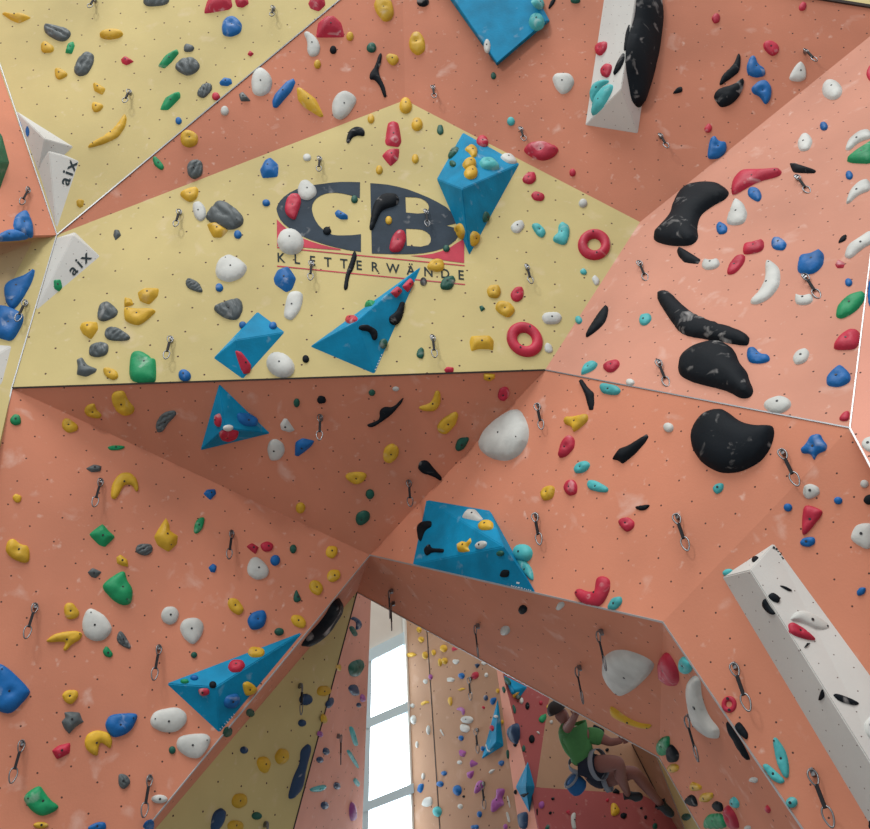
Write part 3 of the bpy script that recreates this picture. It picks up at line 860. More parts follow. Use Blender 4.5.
y f 400,340 440,320 480,310 450,350 455,380 415,365
D e 465,355,20,25
w e 498,395,20,30
k e 555,445,22,35
r e 685,415,18,20
G p 660,570 680,540 735,515 742,560 710,610 670,600|*green wedge hold by the climber's head
k e 597,765,30,40
w e 785,600,16,18
w p 640,690 665,690 680,720 655,715
y p 735,460 745,430 755,440 750,470
@t
w p 150,10 160,0 165,45 200,75 170,75
b e 125,45,18,25
b p 270,185 300,155 335,165 325,205 300,218
w p 355,505 370,500 395,610 380,620
w p 345,660 370,655 395,755 370,760
u p 205,660 215,540 260,520 255,430 340,430 330,490 310,520 335,590 290,605 250,650|*purple clustered hold in the cave
u e 345,800,20,28
D p 350,80 365,50 385,70 380,140 360,145
D p 500,30 520,5 540,40 530,75 505,75
k p 415,0 455,0 450,25 430,30
k p 485,490 520,475 570,470 545,500 525,520 500,500
N p 470,670 545,650 565,690 555,822 490,822 475,740|*dark slab hold on the pink strip
w e 530,710,18,22
k e 443,465,12,25
k p 640,625 655,625 657,690 642,690
u e 690,590,28,35
k e 800,530,16,14
k e 775,668,15,15
D p 725,810 745,775 770,790 765,829 725,829
@y
y p 512,345 520,310 550,320 585,375 550,405 515,405|*yellow hold below the climber
k p 580,395 600,380 635,395 615,430 585,420
r p 183,375 205,360 220,375 215,405
w p 220,410 240,380 262,390 255,450 265,500 230,500|*white curved hold in the red cave panel
k e 733,350,10,9
k e 765,415,11,14
D p 815,470 830,455 850,465 850,500 815,500
r e 488,292,11,12
k f 520,240 545,200 580,225 575,250
@u
k f 375,285 385,243 467,285 460,318|*black block hold beside the climber's arm
k e 483,432,13,13
y p 505,120 530,120 620,190 710,235 805,245 795,275 720,265 600,220 515,170|*long curved yellow rail hold
@o
w p 657,250 665,205 700,182 740,180 790,195 830,215 850,235 830,270 790,310 740,345 705,325 675,290|*big white shield hold under the prow
w p 490,30 500,8 520,5 525,20 505,38
k e 373,33,16,16
w e 309,109,18,17
@p
r p 108,220 125,188 145,195 175,250 180,295 160,315 130,295 112,255|*big red oval hold under the prow
t p 180,215 195,200 220,225 228,255 205,272 185,250
w p 208,325 215,285 240,272 258,295 260,350 285,420 325,465 322,500 300,500 250,465 222,400|*white banana hold under the prow
k p 350,435 370,460 410,520 435,570 432,582 395,530 360,470|*black blade hold along the prow edge
k p 378,455 395,438 415,460 430,485 425,508 405,495 385,475
r r 359,378,28,31,0,.35|*small red doughnut hold
G p 95,525 115,495 145,490 145,530 135,560 115,565|*green block hold at the cave mouth
k p 135,535 150,518 180,555 175,585 150,590 138,570|*black rounded hold at the cave mouth
y e 158,608,20,17
y p 218,672 225,655 262,672 258,690 225,692
y p 252,715 262,697 300,695 303,715 285,733 258,730
k p 195,725 220,700 240,715 248,750 220,745
k p 297,740 310,725 335,735 340,765 320,768
t p 362,720 378,708 398,735 395,755 370,748
r p 340,755 355,738 385,775 400,829 365,829|*red spindle hold at the bottom edge
G p 270,829 272,790 290,772 330,770 350,800 350,829|*big green hold at the bottom edge
w p 428,655 440,638 465,645 460,665
r p 488,755 497,738 512,760 505,775
D e 205,785,16,14
w e 427,825,12,10
t p 515,505 530,495 565,545 578,600 575,645 555,640 530,590|*tall turquoise petal hold
t p 477,600 495,590 530,620 565,655 545,668 510,650|*low turquoise petal hold
t e 586,733,22,21
k p 480,10 490,-10 505,20 530,50 515,55 490,35
w p 575,75 600,40 640,40 720,85 722,115 680,110 620,80|*chalked white hold on the long white volume
r p 570,90 585,80 630,105 678,148 640,145 580,125|*red streak hold on the long white volume
k f 628,175 640,155 655,155 640,170
k p 683,360 697,315 708,350 690,365
k p 733,345 745,338 800,358 830,375 820,385 760,370|*black slug hold on the long white volume
w p 843,450 868,420 890,420 890,520 855,490
k p 862,829 865,790 890,790 890,829
@j
r p 20,60 40,50 48,80 40,110 22,100
b p 105,50 150,50 190,75 185,105 140,105 110,85|*chalky blue hold on the small blue pyramid
w e 72,110,20,13
r p 35,130 60,115 115,120 110,145 70,158 40,150|*red hold on the small blue pyramid
'''
DRAWS = '''a 378,5
a 515,368
a 108,755
b 252,38
b 434,632
c 53,350
c 398,513
d 632,190
d 108,495
d 608,650
e 712,52
e 678,552
e 105,410
f 402,255
f 852,52
g 420,268
g 50,547
h 38,235
h 637,285
h 108,595
i 397,322
j 437,58
j 785,315
j 83,525
j 718,745
k 472,25
k 464,458
l 558,192
l 177,425
m 128,22
m 574,172
m 80,517
m 540,642
n 322,308
n 460,490
n 665,5
n 197,808
o 210,85
o 655,105
o 577,235
p 383,238
p 665,622
p 222,418
q 513,570
r 568,110
r 615,500
'''
def seg_dist(p, a, b):
    ab = b - a; t = max(0, min(1, (p - a).dot(ab) / max(ab.dot(ab), 1e-12))); return (p - a - ab * t).length
def inside(p, poly):
    r = False; j = len(poly) - 1
    for i in range(len(poly)):
        a, b = poly[i], poly[j]
        if (a.y > p.y) != (b.y > p.y) and p.x < (b.x - a.x) * (p.y - a.y) / (b.y - a.y) + a.x: r = not r
        j = i
    return r
CNAME = {'y': 'yellow', 'g': 'grey', 'G': 'green', 'D': 'dark green', 'b': 'blue', 'r': 'red', 'w': 'white', 'k': 'black', 't': 'turquoise', 'u': 'purple', 'N': 'dark blue'}
RECS = []
def bolt_on(o, pos, n, r=.008):
    e1 = n.orthogonal().normalized(); e2 = n.cross(e1); k = 10
    v = [pos + (e1 * math.cos(a) + e2 * math.sin(a)) * r + n * z for z in (-.012, .003) for a in [2 * math.pi * i / k for i in range(k)]]
    f = [(i, (i + 1) % k, k + (i + 1) % k, k + i) for i in range(k)] + [tuple(range(k, 2 * k)), tuple(range(k - 1, -1, -1))]
    mesh_obj('bolt', v, f, BOLT, o, o.location)
def chamfer(pts, k=.12):
    o = []
    for i in range(len(pts)):
        a, b, c = pts[i - 1], pts[i], pts[(i + 1) % len(pts)]
        o += [(b[0] + (a[0] - b[0]) * k, b[1] + (a[1] - b[1]) * k), (b[0] + (c[0] - b[0]) * k, b[1] + (c[1] - b[1]) * k)]
    return o
def make_hold(colour, style, pts, special):
    if style == 'e' or style == 'r':
        cx, cy, rx, ry, rot = pts[:5]; ca, sa = math.cos(math.radians(rot)), math.sin(math.radians(rot))
        E_ = lambda k, t: (cx + k * (rx * math.cos(t) * ca - ry * math.sin(t) * sa), cy + k * (rx * math.cos(t) * sa + ry * math.sin(t) * ca))
        c = (cx, cy); outline = [E_(1, 2 * math.pi * i / 18) for i in range(18)]
    else:
        outline = smooth_px(chamfer(pts, .22), 1) if style == 'p' else smooth_px(chamfer(pts), 1)
        c = (sum(p[0] for p in outline) / len(outline), sum(p[1] for p in outline) / len(outline))
        if style == 'p': outline = [(c[0] + (x - c[0]) * 1.03, c[1] + (y - c[1]) * 1.03) for x, y in outline]
    cc = (min(max(c[0], 1), 868), min(max(c[1], -35), 855))
    loc, n, info = cast(cc); pl = PN(loc, n)
    e1 = (pl.hit((cc[0] + 5, cc[1])) - loc).normalized(); e2 = n.cross(e1)
    size = max(max(p[0] for p in outline) - min(p[0] for p in outline), max(p[1] for p in outline) - min(p[1] for p in outline))
    W3 = lambda q, h: loc + e1 * q.x + e2 * q.y + n * h
    to2 = lambda p: (lambda d: Vector((d.dot(e1), d.dot(e2))))(pl.hit(p) - loc)
    if style == 'r':
        hk = pts[5]; verts, faces = [], []; na, nb = 40, 10
        R = [to2(E_(1, 2 * math.pi * i / na)) for i in range(na)]
        h0 = sum(q.length for q in R) / na * (1 - hk) / 2 * .95
        for i in range(na):
            for j in range(nb + 1):
                a = math.pi * j / nb; k = (1 + hk) / 2 + (1 - hk) / 2 * math.cos(a)
                verts.append(W3(R[i] * k, h0 * math.sin(a) - .004))
        m = nb + 1
        for i in range(na):
            for j in range(nb):
                faces.append((i * m + j, i * m + j + 1, ((i + 1) % na) * m + j + 1, ((i + 1) % na) * m + j))
        # orientation: outward
        a, b, c_ = (verts[k] for k in faces[nb // 2][:3])
        if (b - a).cross(c_ - a).dot(n) < 0: faces = [tuple(reversed(f)) for f in faces]
        nm = 'ring_hold'; o = mesh_obj(nm, verts, faces, HM[colour], loc=loc, smooth=True)
        bolt_on(o, W3(R[9] * ((1 + hk) / 2), h0 * .96), n); bolt_on(o, W3(R[29] * ((1 + hk) / 2), h0 * .96), n)
        rin = h0
    else:
        P = [to2(p) for p in outline]
        area = sum(P[i].x * P[(i + 1) % len(P)].y - P[(i + 1) % len(P)].x * P[i].y for i in range(len(P))) / 2
        if area < 0: P.reverse(); area = -area
        L = len(P); x0, x1 = min(q.x for q in P), max(q.x for q in P); y0, y1 = min(q.y for q in P), max(q.y for q in P)
        big = size > 40
        g = math.sqrt(area) / (9 if style == 'f' else (15 if colour == 'g' and size > 15 else 12 if big else (9 if size > 14 else 7 if size > 9 else 4)))
        edist = lambda q: min(seg_dist(q, P[i], P[(i + 1) % L]) for i in range(L))
        inner, dist = [], []
        ny = int((y1 - y0) / (g * .87)) + 2; nx = int((x1 - x0) / g) + 2
        rn = random.Random(int(c[0] * 7 + c[1] * 131))
        for j in range(ny):
            for i in range(nx):
                q = Vector((x0 + (i + .5 * (j % 2)) * g, y0 + j * g * .87))
                if inside(q, P):
                    d = edist(q)
                    if d > g * .45: inner.append(q); dist.append(d)
        cen = Vector((sum(q.x for q in P) / L, sum(q.y for q in P) / L))
        if not inner: inner, dist = [cen], [max(edist(cen), g * .3)]
        rin = max(dist)
        # a narrow inset ring keeps the sides steep and the rim rounded
        ring = []
        if True:
            for i in range(L):
                t = (P[(i + 1) % L] - P[i - 1]); t = Vector((-t.y, t.x))
                if t.length < 1e-9: continue
                q = P[i] + t.normalized() * rin * .14
                if inside(q, P) and edist(q) > rin * .1: ring.append(q)
        hk = {'e': .7, 'p': .5, 'f': .55}[style] * (.75 if colour == 'w' else 1)
        h = min(rin * hk, .07 + rin * .12) + .006
        vs = P + ring + inner
        vo, eo, fo, ov, oe, of = delaunay_2d_cdt(vs, [(i, (i + 1) % L) for i in range(L)], [], 1, 1e-6)
        tl = Vector((rn.uniform(-1, 1), rn.uniform(-1, 1)))
        verts = []
        for k, q in enumerate(vo):
            d = edist(q)
            if d < 1e-5: verts.append(W3(q, -.005)); continue
            t = min(1, d / rin)
            z = h * (math.sqrt(max(0, 1 - (1 - t) ** 2)) if style != 'f' else (t / .6 * .92 if t < .6 else .92 + .2 * (t - .6)))
            z *= 1 + (.18 if style != 'f' else .8) * (q - cen).dot(tl) / max(x1 - x0, y1 - y0)
            if style == 'p' and size > 14 and colour not in 'w':
                nz = noise.noise(Vector((q.x, q.y, c[0])) * (1.4 / max(rin, .02))); z += h * (.34 if size < 40 else .12) * nz * t
                if colour == 'g' and size > 15:
                    uu = ((q - cen).x * math.cos(c[0]) + (q - cen).y * math.sin(c[0])) / max(rin, .02) + .35 * nz
                    z -= h * .42 * math.exp(-((uu - .75 * round(uu / .75)) / .12) ** 2) * min(1, t * 2)
                elif colour in 'ybrGt': z -= h * .3 * math.exp(-((q - cen).length / (.3 * rin)) ** 2)
            verts.append(W3(q, max(z, .002)))
        faces = []
        for f in fo:
            a, b, c_ = (vo[i] for i in f[:3])
            faces.append(tuple(f) if (b - a).cross(c_ - a) > 0 else tuple(reversed(f)))
        asp = area / (math.pi * rin * rin)
        if style == 'e' and size < 15: nm = 'foothold'
        elif size > 48: nm = 'macro_hold'
        elif asp > 2.4: nm = 'rail_hold'
        elif style == 'f': nm = 'edge_hold'
        elif style == 'e': nm = 'knob_hold'
        elif size < 15: nm = 'crimp_hold'
        else: nm = 'jug_hold'
        o = mesh_obj(nm, verts, faces, HM[colour], loc=loc, smooth=True)
        if size > 11 and colour not in 'kN':
            cand = sorted(range(len(vo)), key=lambda k: (vo[k] - cen).length + (9 if edist(vo[k]) < rin * .45 else 0))
            zc = verts[cand[0]]; bolt_on(o, zc, n, .008 if size < 60 else .012)
            if size > 32:
                far = max((k for k in range(len(vo)) if edist(vo[k]) > rin * .35), key=lambda k: (vo[k] - cen).length, default=None)
                if far is not None and (vo[far] - vo[cand[0]]).length > .05: bolt_on(o, verts[far], n, .005)
    RECS.append({'o': o, 'c': c, 'colour': CNAME[colour], 'special': special, 'where': info, 'style': style, 'size': size, 'nm': o.name.split('.')[0]})
tile = None
for ln in HOLDS.strip().split('\n'):
    ln = ln.strip()
    if not ln: continue
    if ln[0] == '@': tile = TILES[ln[1]]; continue
    body, _, special = ln.partition('|'); tk = body.split()
    ox, oy, s = tile
    if tk[1] in 'er':
        a = [float(x) for x in tk[2].split(',')]
        pts = [ox + a[0] * s, oy + a[1] * s, a[2] * s, a[3] * s, a[4] if len(a) > 4 else 0] + a[5:]
    else: pts = [(ox + float(q.split(',')[0]) * s, oy + float(q.split(',')[1]) * s) for q in tk[2:]]
    make_hold(tk[0], tk[1], pts, special.lstrip('*'))

# ---------------------------------------------------------------- quickdraws
def tube(path, r, k=6, closed=False):
    v, f = [], []; m = len(path)
    for i, p in enumerate(path):
        a = path[i - 1] if (i or closed) else p; b = path[(i + 1) % m] if (i < m - 1 or closed) else p
        d = (b - a).normalized(); s = d.orthogonal().normalized() if abs(d.x) > .99 else d.cross(Vector((1, 0, 0))).normalized(); u = d.cross(s)
        v += [p + (s * math.cos(2 * math.pi * j / k) + u * math.sin(2 * math.pi * j / k)) * r for j in range(k)]
    for i in range(m if closed else m - 1):
        for j in range(k):
            f.append((i * k + j, i * k + (j + 1) % k, ((i + 1) % m) * k + (j + 1) % k, ((i + 1) % m) * k + j))
    if not closed: f += [tuple(range(k - 1, -1, -1)), tuple(range((m - 1) * k, m * k))]
    return v, f
def carabiner(z0, ln, wd, tilt):
    pts = []
    for i in range(20):
        a = 2 * math.pi * i / 20; w = wd * (1 + .25 * math.sin(a)); x, z = math.cos(a) * w / 2, math.sin(a) * ln / 2
        pts.append(Vector((x * math.cos(tilt), x * math.sin(tilt), z0 - ln / 2 + z)))
    return tube(pts, .0065, 6, True)
def bx(x0, x1, y0, y1, z0, z1):
    v = [Vector(p) for p in ((x0, y0, z0), (x1, y0, z0), (x1, y1, z0), (x0, y1, z0), (x0, y0, z1), (x1, y0, z1), (x1, y1, z1), (x0, y1, z1))]
    return v, [(3, 2, 1, 0), (4, 5, 6, 7), (0, 1, 5, 4), (1, 2, 6, 5), (2, 3, 7, 6), (3, 0, 4, 7)]
qd = bpy.data.objects.new('quickdraw', None); COL.objects.link(qd)
# local frame: wall behind at +y, hangs along -z from the hanger eye
mesh_obj('hanger', *bx(-.013, .013, .012, .05, -.026, .026), STEEL, qd)
mesh_obj('upper_carabiner', *carabiner(.012, .105, .058, .5), STEEL, qd, smooth=True)
mesh_obj('sling', *bx(-.012, .012, -.008, .008, -.235, -.085), SLING, qd)
mesh_obj('lower_carabiner', *carabiner(-.222, .13, .06, .2), STEEL, qd, smooth=True)
QRECS = []; parts = list(qd.children)
for i, ln in enumerate(DRAWS.strip().split('\n')):
    t, xy = ln.split(); ox, oy, s = TILES[t]; x, y = (float(q) for q in xy.split(','))
    p = (ox + x * s, oy + y * s); loc, n, info = cast(p)
    if i == 0: o = qd
    else:
        o = qd.copy(); COL.objects.link(o)
        for ch in parts:
            c2 = ch.copy(); COL.objects.link(c2); c2.parent = o
    hz = Vector((n.x, n.y, 0)); hz.normalize()
    o.location = loc + n * .032 + hz * .008
    o.rotation_euler = (0, 0, math.atan2(hz.x, -hz.y)); o.scale = (.8, .8, .8)
    QRECS.append({'o': o, 'c': (p[0], p[1] + 12), 'colour': '', 'special': '', 'where': info, 'size': 28, 'style': 'q', 'nm': 'quickdraw'})

# ---------------------------------------------------------------- the climber
SKIN = base_mat('skin', (128, 88, 82), .6, .3)[0]
SHIRT = hold_mat('green_shirt_cloth', (70, 130, 76), .0, .85)
SHORTS = hold_mat('navy_shorts_cloth', (30, 38, 56), .0, .85)
HAIR = base_mat('dark_hair', (34, 28, 28), .7)[0]
WEB = base_mat('grey_harness_webbing', (120, 128, 140), .8)[0]
SHOE = base_mat('black_shoe_rubber', (30, 36, 42), .55)[0]
SOLE = base_mat('pale_sole', (190, 205, 205), .6)[0]
CHALKBAG = hold_mat('blue_bag_cloth', (20, 84, 140), .2, .8)
def U(x, y, d): return at((540 + x * .13873, 690 + y * .13873), d)
def skin_mesh(name, nodes, edges, mat, parent, roots, sub=2):
    keys = list(nodes); idx = {k: i for i, k in enumerate(keys)}; o0 = parent.location if parent else Vector((0, 0, 0))
    me = bpy.data.meshes.new(name)
    me.from_pydata([nodes[k][0] - o0 for k in keys], [(idx[a], idx[b]) for a, b in edges], [])
    o = bpy.data.objects.new(name, me); COL.objects.link(o)
    sk = o.modifiers.new('skin', 'SKIN'); sk.use_smooth_shade = True; sk.branch_smoothing = .6
    if not me.skin_vertices: 
        me.attributes  # the skin layer is made together with the modifier in most builds
    for k in keys:
        d = me.skin_vertices[0].data[idx[k]]; r = nodes[k][1]
        d.radius = r if isinstance(r, tuple) else (r, r); d.use_root = k in roots
    ss = o.modifiers.new('sub', 'SUBSURF'); ss.levels = sub; ss.render_levels = sub
    bpy.context.view_layer.update()
    m2 = bpy.data.meshes.new_from_object(o.evaluated_get(bpy.context.evaluated_depsgraph_get()))
    bpy.data.objects.remove(o); bpy.data.meshes.remove(me); m2.name = name
    m2.materials.clear(); m2.materials.append(mat)
    m2.polygons.foreach_set('use_smooth', [True] * len(m2.polygons))
    o = bpy.data.objects.new(name, m2); COL.objects.link(o)
    if parent: o.parent = parent
    return o
D0 = 8.2
person = bpy.data.objects.new('person', None); COL.objects.link(person); person.location = U(345, 600, D0)
tag(person, 'person in green shirt and dark shorts climbing inside the cave under the prow', 'person')
nd = {'pel': (U(325, 615, D0), .135), 'wai': (U(310, 500, D0 - .03), .105), 'che': (U(280, 375, D0 - .02), .125), 'upb': (U(255, 315, D0), .085),
      'nek': (U(205, 262, D0), .055), 'jaw': (U(178, 212, D0), .072), 'hd': (U(150, 165, D0), .088), 'top': (U(128, 130, D0 + .02), .065),
      'nose': (U(128, 205, D0 - .02), .018), 'ear': (U(190, 165, D0 - .075), .018),
      'shl': (U(165, 315, D0 + .02), .062), 'ell': (U(222, 240, D0 - .18), .042), 'wrl': (U(258, 178, D0 - .3), .03), 'hal': (U(266, 160, D0 - .33), .03),
      'shr': (U(405, 330, D0 - .03), .064), 'elr': (U(510, 378, D0 - .08), .043), 'wrr': (U(572, 366, D0 - .12), .031), 'har': (U(596, 362, D0 - .13), .032),
      'hpr': (U(365, 545, D0 - .1), .1), 'mtr': (U(470, 530, D0 - .2), .09), 'knr': (U(578, 522, D0 - .3), .066), 'car': (U(575, 615, D0 - .18), .062), 'anr': (U(628, 735, D0 - .02), .037), 'her': (U(640, 775, D0), .034), 'tor': (U(735, 765, D0 - .05), .028),
      'hpl': (U(400, 655, D0 + .08), .1), 'mtl': (U(540, 620, D0 + .02), .088), 'knl': (U(680, 588, D0 - .05), .066), 'cal': (U(745, 670, D0 - .02), .06), 'anl': (U(862, 812, D0), .038), 'hel': (U(885, 845, D0), .034), 'tol': (U(960, 905, D0 - .05), .028)}
ed = [('pel', 'wai'), ('wai', 'che'), ('che', 'upb'), ('upb', 'nek'), ('nek', 'jaw'), ('jaw', 'hd'), ('hd', 'top'), ('hd', 'nose'), ('hd', 'ear'),
      ('upb', 'shl'), ('shl', 'ell'), ('ell', 'wrl'), ('wrl', 'hal'), ('upb', 'shr'), ('shr', 'elr'), ('elr', 'wrr'), ('wrr', 'har'),
      ('pel', 'hpr'), ('hpr', 'mtr'), ('mtr', 'knr'), ('knr', 'car'), ('car', 'anr'), ('anr', 'her'), ('her', 'tor'),
      ('pel', 'hpl'), ('hpl', 'mtl'), ('mtl', 'knl'), ('knl', 'cal'), ('cal', 'anl'), ('anl', 'hel'), ('hel', 'tol')]
roots = {'pel'}
for s, (wr, ha) in (('l', ('wrl', 'hal')), ('r', ('wrr', 'har'))):
    a, b = nd[wr][0], nd[ha][0]; dr = (b - a).normalized(); sd = dr.cross(fw).normalized()
    for k, (off, ln) in enumerate(((-.027, .07), (-.009, .08), (.009, .076), (.027, .06), (.045, .045))):
        q0 = b - dr * (.005 if k < 4 else .03) + sd * off * (1 if k < 4 else .7); q1 = q0 + dr * ln * .55 + (sd * .02 if k == 4 else Vector()); q2 = q1 + dr * ln * .35 + fw * ln * .4
        for j, q in enumerate((q0, q1, q2)): nd['f%s%d%d' % (s, k, j)] = (q, .0095 - .001 * j)
        ed += [('f%s%d0' % (s, k), 'f%s%d1' % (s, k)), ('f%s%d1' % (s, k), 'f%s%d2' % (s, k))]; roots.add('f%s%d0' % (s, k))
skin_mesh('body', nd, ed, SKIN, person, roots)
def pick(ks, grow): return {k: (nd[k][0], nd[k][1] + grow) for k in ks}
def mid(a, b, t, r): return (nd[a][0].lerp(nd[b][0], t), r)
sh = pick(['wai', 'che', 'upb', 'shl', 'shr'], .022); sh['hem'] = mid('wai', 'pel', .12, .125); sh['sl'] = mid('shl', 'ell', .6, .068); sh['sr'] = mid('shr', 'elr', .55, .078)
sh['che'] = (nd['che'][0], .158); sh['shr'] = (nd['shr'][0], .086); sh['shl'] = (nd['shl'][0], .078); sh['nk'] = mid('upb', 'nek', .5, .075)
skin_mesh('shirt', sh, [('hem', 'wai'), ('wai', 'che'), ('che', 'upb'), ('upb', 'nk'), ('upb', 'shl'), ('upb', 'shr'), ('shl', 'sl'), ('shr', 'sr')], SHIRT, person, {'che'})
so = {'pel': (nd['pel'][0] - UX * .02, .188), 'wst': mid('pel', 'wai', .75, .14), 'hpr': (nd['hpr'][0], .15), 'hpl': (nd['hpl'][0], .135), 'mr': mid('hpr', 'mtr', .85, .128), 'ml': mid('hpl', 'mtl', .6, .118)}
skin_mesh('shorts', so, [('wst', 'pel'), ('pel', 'hpr'), ('pel', 'hpl'), ('hpr', 'mr'), ('hpl', 'ml')], SHORTS, person, {'pel'})
def band(name, a, b, t, r, w, mat, parent):
    p = nd[a][0].lerp(nd[b][0], t); d = (nd[b][0] - nd[a][0]).normalized(); e1 = d.orthogonal().normalized(); e2 = d.cross(e1); v, f = [], []; k = 24
    for i in range(k):
        c = e1 * math.cos(2 * math.pi * i / k) + e2 * math.sin(2 * math.pi * i / k)
        v += [p + c * (r - .006) - d * w / 2, p + c * r - d * w / 2, p + c * r + d * w / 2, p + c * (r - .006) + d * w / 2]
    for i in range(k):
        n_ = (i + 1) % k
        for j in range(4): f.append((i * 4 + j, n_ * 4 + j, n_ * 4 + (j + 1) % 4, i * 4 + (j + 1) % 4))
    return mesh_obj(name, v, f, mat, parent, parent.location, True)
band('leg_loop', 'hpr', 'mtr', .55, .142, .05, WEB, person)
band('leg_loop', 'hpl', 'mtl', .55, .128, .05, WEB, person)
band('waist_belt', 'pel', 'wai',   .7, .146, .05, WEB, person)
def ellipsoid(name, cen, axes, mat, parent, lo=-math.pi / 2, nu=20, nv=12):
    v, f = [], []
    for j in range(nv + 1):
        la = lo + (math.pi / 2 - lo) * j / nv
        for i in range(nu):
            lo_ = 2 * math.pi * i / nu
            v.append(cen + axes[0] * math.cos(la) * math.cos(lo_) + axes[1] * math.cos(la) * math.sin(lo_) + axes[2] * math.sin(la))
    for j in range(nv):
        for i in range(nu): f.append((j * nu + i, j * nu + (i + 1) % nu, (j + 1) * nu + (i + 1) % nu, (j + 1) * nu + i))
    return mesh_obj(name, v, f, mat, parent, parent.location, True)
hd_up = (nd['top'][0] - nd['jaw'][0]).normalized(); hd_s = hd_up.cross(fw).normalized(); hd_f = hd_up.cross(hd_s).normalized()
ellipsoid('hair', nd['hd'][0] + hd_up * .03 - RX * .022, (hd_s * .095, hd_f * .105, hd_up * .09), HAIR, person, -.1)
for an, he, to in (('anr', 'her', 'tor'), ('anl', 'hel', 'tol')):
    s = {'h': (nd[he][0], .05), 'm': (nd[he][0].lerp(nd[to][0], .5), .05), 't': (nd[to][0] + (nd[to][0] - nd[he][0]) * .12, .036), 'a': (nd[he][0].lerp(nd[an][0], .35), .046)}
    so_ = skin_mesh('shoe', s, [('h', 'm'), ('m', 't'), ('h', 'a')], SHOE, person, {'h'})
    q = (nd[he][0], nd[to][0]); up_ = (nd[an][0] - nd[he][0]).normalized()
    v, f = bar(q[0] - up_ * .045, q[1] - up_ * .035, .07, .012, up_)
    mesh_obj('sole', v, f, SOLE, so_, Vector(person.location), False)
bag = bpy.data.objects.new('chalk_bag', None); COL.objects.link(bag); bag.location = U(275, 690, D0 - .1)
tag(bag, "blue chalk bag hanging at the climber's hip in the cave", 'chalk bag')
ba, bb = U(225, 650, D0 - .1), U(300, 722, D0 - .1); bd = (bb - ba).normalized(); b1 = bd.cross(fw).normalized(); b2 = bd.cross(b1)
v, f = [], []
for j, (t, r) in enumerate(((0, .078), (.15, .086), (.5, .094), (.8, .09), (.95, .07), (1.0, .02))):
    v += [ba.lerp(bb, t) + (b1 * math.cos(2 * math.pi * i / 20) + b2 * math.sin(2 * math.pi * i / 20)) * r for i in range(20)]
for j in range(5):
    for i in range(20): f.append((j * 20 + i, j * 20 + (i + 1) % 20, (j + 1) * 20 + (i + 1) % 20, (j + 1) * 20 + i))
f += [tuple(range(19, -1, -1)), tuple(range(100, 120))]
mesh_obj('pouch', v, f, CHALKBAG, bag, bag.location, True)
v, f = tube([ba + (b1 * math.cos(t) + b2 * math.sin(t)) * .08 for t in [2 * math.pi * i / 20 for i in range(20)]], .012, 6, True)
mesh_obj('rim', v, f, WEB, bag, bag.location, True)


# ---------------------------------------------------------------- labels
LM = [(r['c'], 'the ' + r['special'], r) for r in RECS if r['special']]
LM += [(c, 'the ' + lab.split(' on the ')[0].split(' under ')[0].split(' below the logo')[0], None) for o, v, f, c, lab in VOLS]
DIRS = [(0, 'right of'), (45, 'below and right of'), (90, 'below'), (135, 'below and left of'), (180, 'left of'), (-135, 'above and left of'), (-90, 'above'), (-45, 'above and right of')]
LM += [((386, 640), 'the top of the window', None), ((405, 705), 'the edge of the window', None), ((430, 680), 'the dark seam in the tan cave wall', None), ((578, 735), "the climber's back", None),
       ((628, 770), "the climber's knees", None), ((640, 222), 'the yellow corner beside the pale orange wall', None), ((372, 558), 'the lower tip of the shaded overhang', None), ((660, 757), 'the corner of the cave mouth', None)]
def angd(a, b): return abs((a - b + 180) % 360 - 180)
def shape(r):
    if r['style'] == 'q': return 'quickdraw hanging'
    big = 'tiny' if r['size'] < 7.5 else 'small' if r['size'] < 17 else 'medium' if r['size'] < 30 else 'large'
    return '%s %s %s' % (big, r['colour'], {'foothold': 'knob foothold', 'rail_hold': 'long hold', 'edge_hold': 'angular hold', 'knob_hold': 'round hold', 'crimp_hold': 'crimp hold', 'jug_hold': 'rounded hold', 'macro_hold': 'macro hold', 'ring_hold': 'ring hold'}[r['nm']])
used = set(); GENERIC = [r for r in RECS + QRECS if not r['special']]
def where(r): return '' if r['where'] == 'V' else ' on the ' + r['where']
for r in RECS:
    if r['special']:
        lab = r['special']
        if ' on the ' not in lab and len(lab.split()) < 12 and where(r): lab += where(r)
        used.add(lab); tag(r['o'], lab, 'climbing hold', CNAME and r['colour'] + ' climbing holds')
CL = {}
for r in GENERIC: CL.setdefault((r['colour'], r['style'] == 'q'), []).append(r)
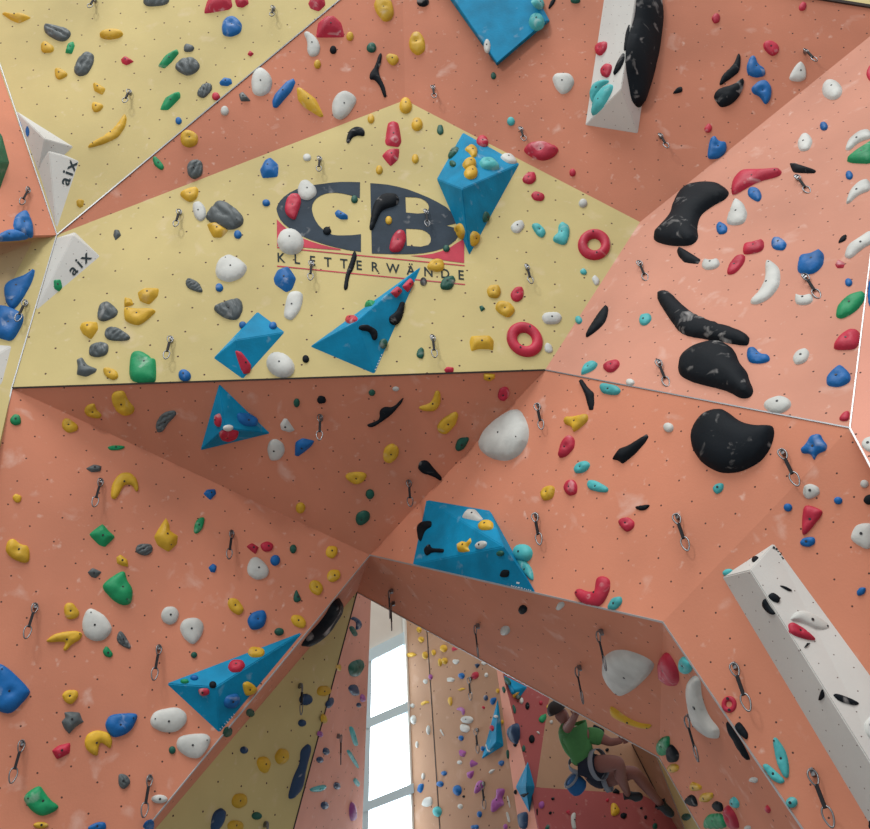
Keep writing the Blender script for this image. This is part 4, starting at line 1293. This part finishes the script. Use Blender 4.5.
for r in GENERIC:
    peers = CL[(r['colour'], r['style'] == 'q')]; best = None
    for c, ph, lr in LM:
        dx, dy = r['c'][0] - c[0], r['c'][1] - c[1]; d = math.hypot(dx, dy)
        if d > 190 or d < 2: continue
        a = math.degrees(math.atan2(dy, dx)); da, dn = min(((angd(a, t), nm) for t, nm in DIRS))
        ta = [t for t, nm in DIRS if nm == dn][0]
        bad = 0.0; closer = 0
        for q in peers:
            if q is r: continue
            qx, qy = q['c'][0] - c[0], q['c'][1] - c[1]; qd_ = math.hypot(qx, qy)
            if angd(math.degrees(math.atan2(qy, qx)), ta) < 38 and qd_ < d * 1.35:
                bad += 1
                if shape(q) == shape(r): bad += 1.5
                if qd_ < d: closer += 1
        score = d * (1 + da / 90) + bad * 60 + len(dn.split()) * 6
        lab = '%s %s %s%s' % (shape(r), ('just ' if d < 30 and ' and ' not in dn else '') + dn, ph, '')
        if len(lab.split()) > 16 or lab in used: score += 400
        if len((lab + where(r)).split()) <= 16: lab += where(r)
        if lab in used: score += 2000
        if best is None or score < best[0]: best = (score, lab)
    lab = best[1] if best else shape(r) + where(r)
    if lab in used: print('DUP', lab)
    if best and best[0] > 250: print('WEAK', best)
    used.add(lab)
    tag(r['o'], lab, 'quickdraw' if r['style'] == 'q' else 'climbing hold', 'quickdraws on the wall' if r['style'] == 'q' else r['colour'] + ' climbing holds')
bpy.data.objects

# ---------------------------------------------------------------- light
w = bpy.data.worlds.new('hall'); SC.world = w; w.use_nodes = True
bg = w.node_tree.nodes['Background']; bg.inputs[0].default_value = (.90, .92, .94, 1); bg.inputs[1].default_value = .63
def area(name, loc, target, sx, sy, power, colour=(1, .97, .92)):
    ld = bpy.data.lights.new(name, 'AREA'); ld.shape = 'RECTANGLE'; ld.size = sx; ld.size_y = sy; ld.energy = power; ld.color = colour
    o = bpy.data.objects.new(name, ld); COL.objects.link(o); o.location = loc
    o.rotation_euler = (Vector(target) - Vector(loc)).to_track_quat('-Z', 'Y').to_euler()
area('skylight', (-1, -28, 44), (0, 5, 5), 34, 20, 20000, (1, .98, .95))
area('fill_lamp', (-4.5, -5, 10), (1, 5, 3.5), 1.5, 1.5, 340)
SC.view_settings.view_transform = 'Standard'; SC.view_settings.look = 'None'; SC.view_settings.gamma = 1
SC.view_settings.use_curve_mapping = False; SC.view_settings.exposure = -.1
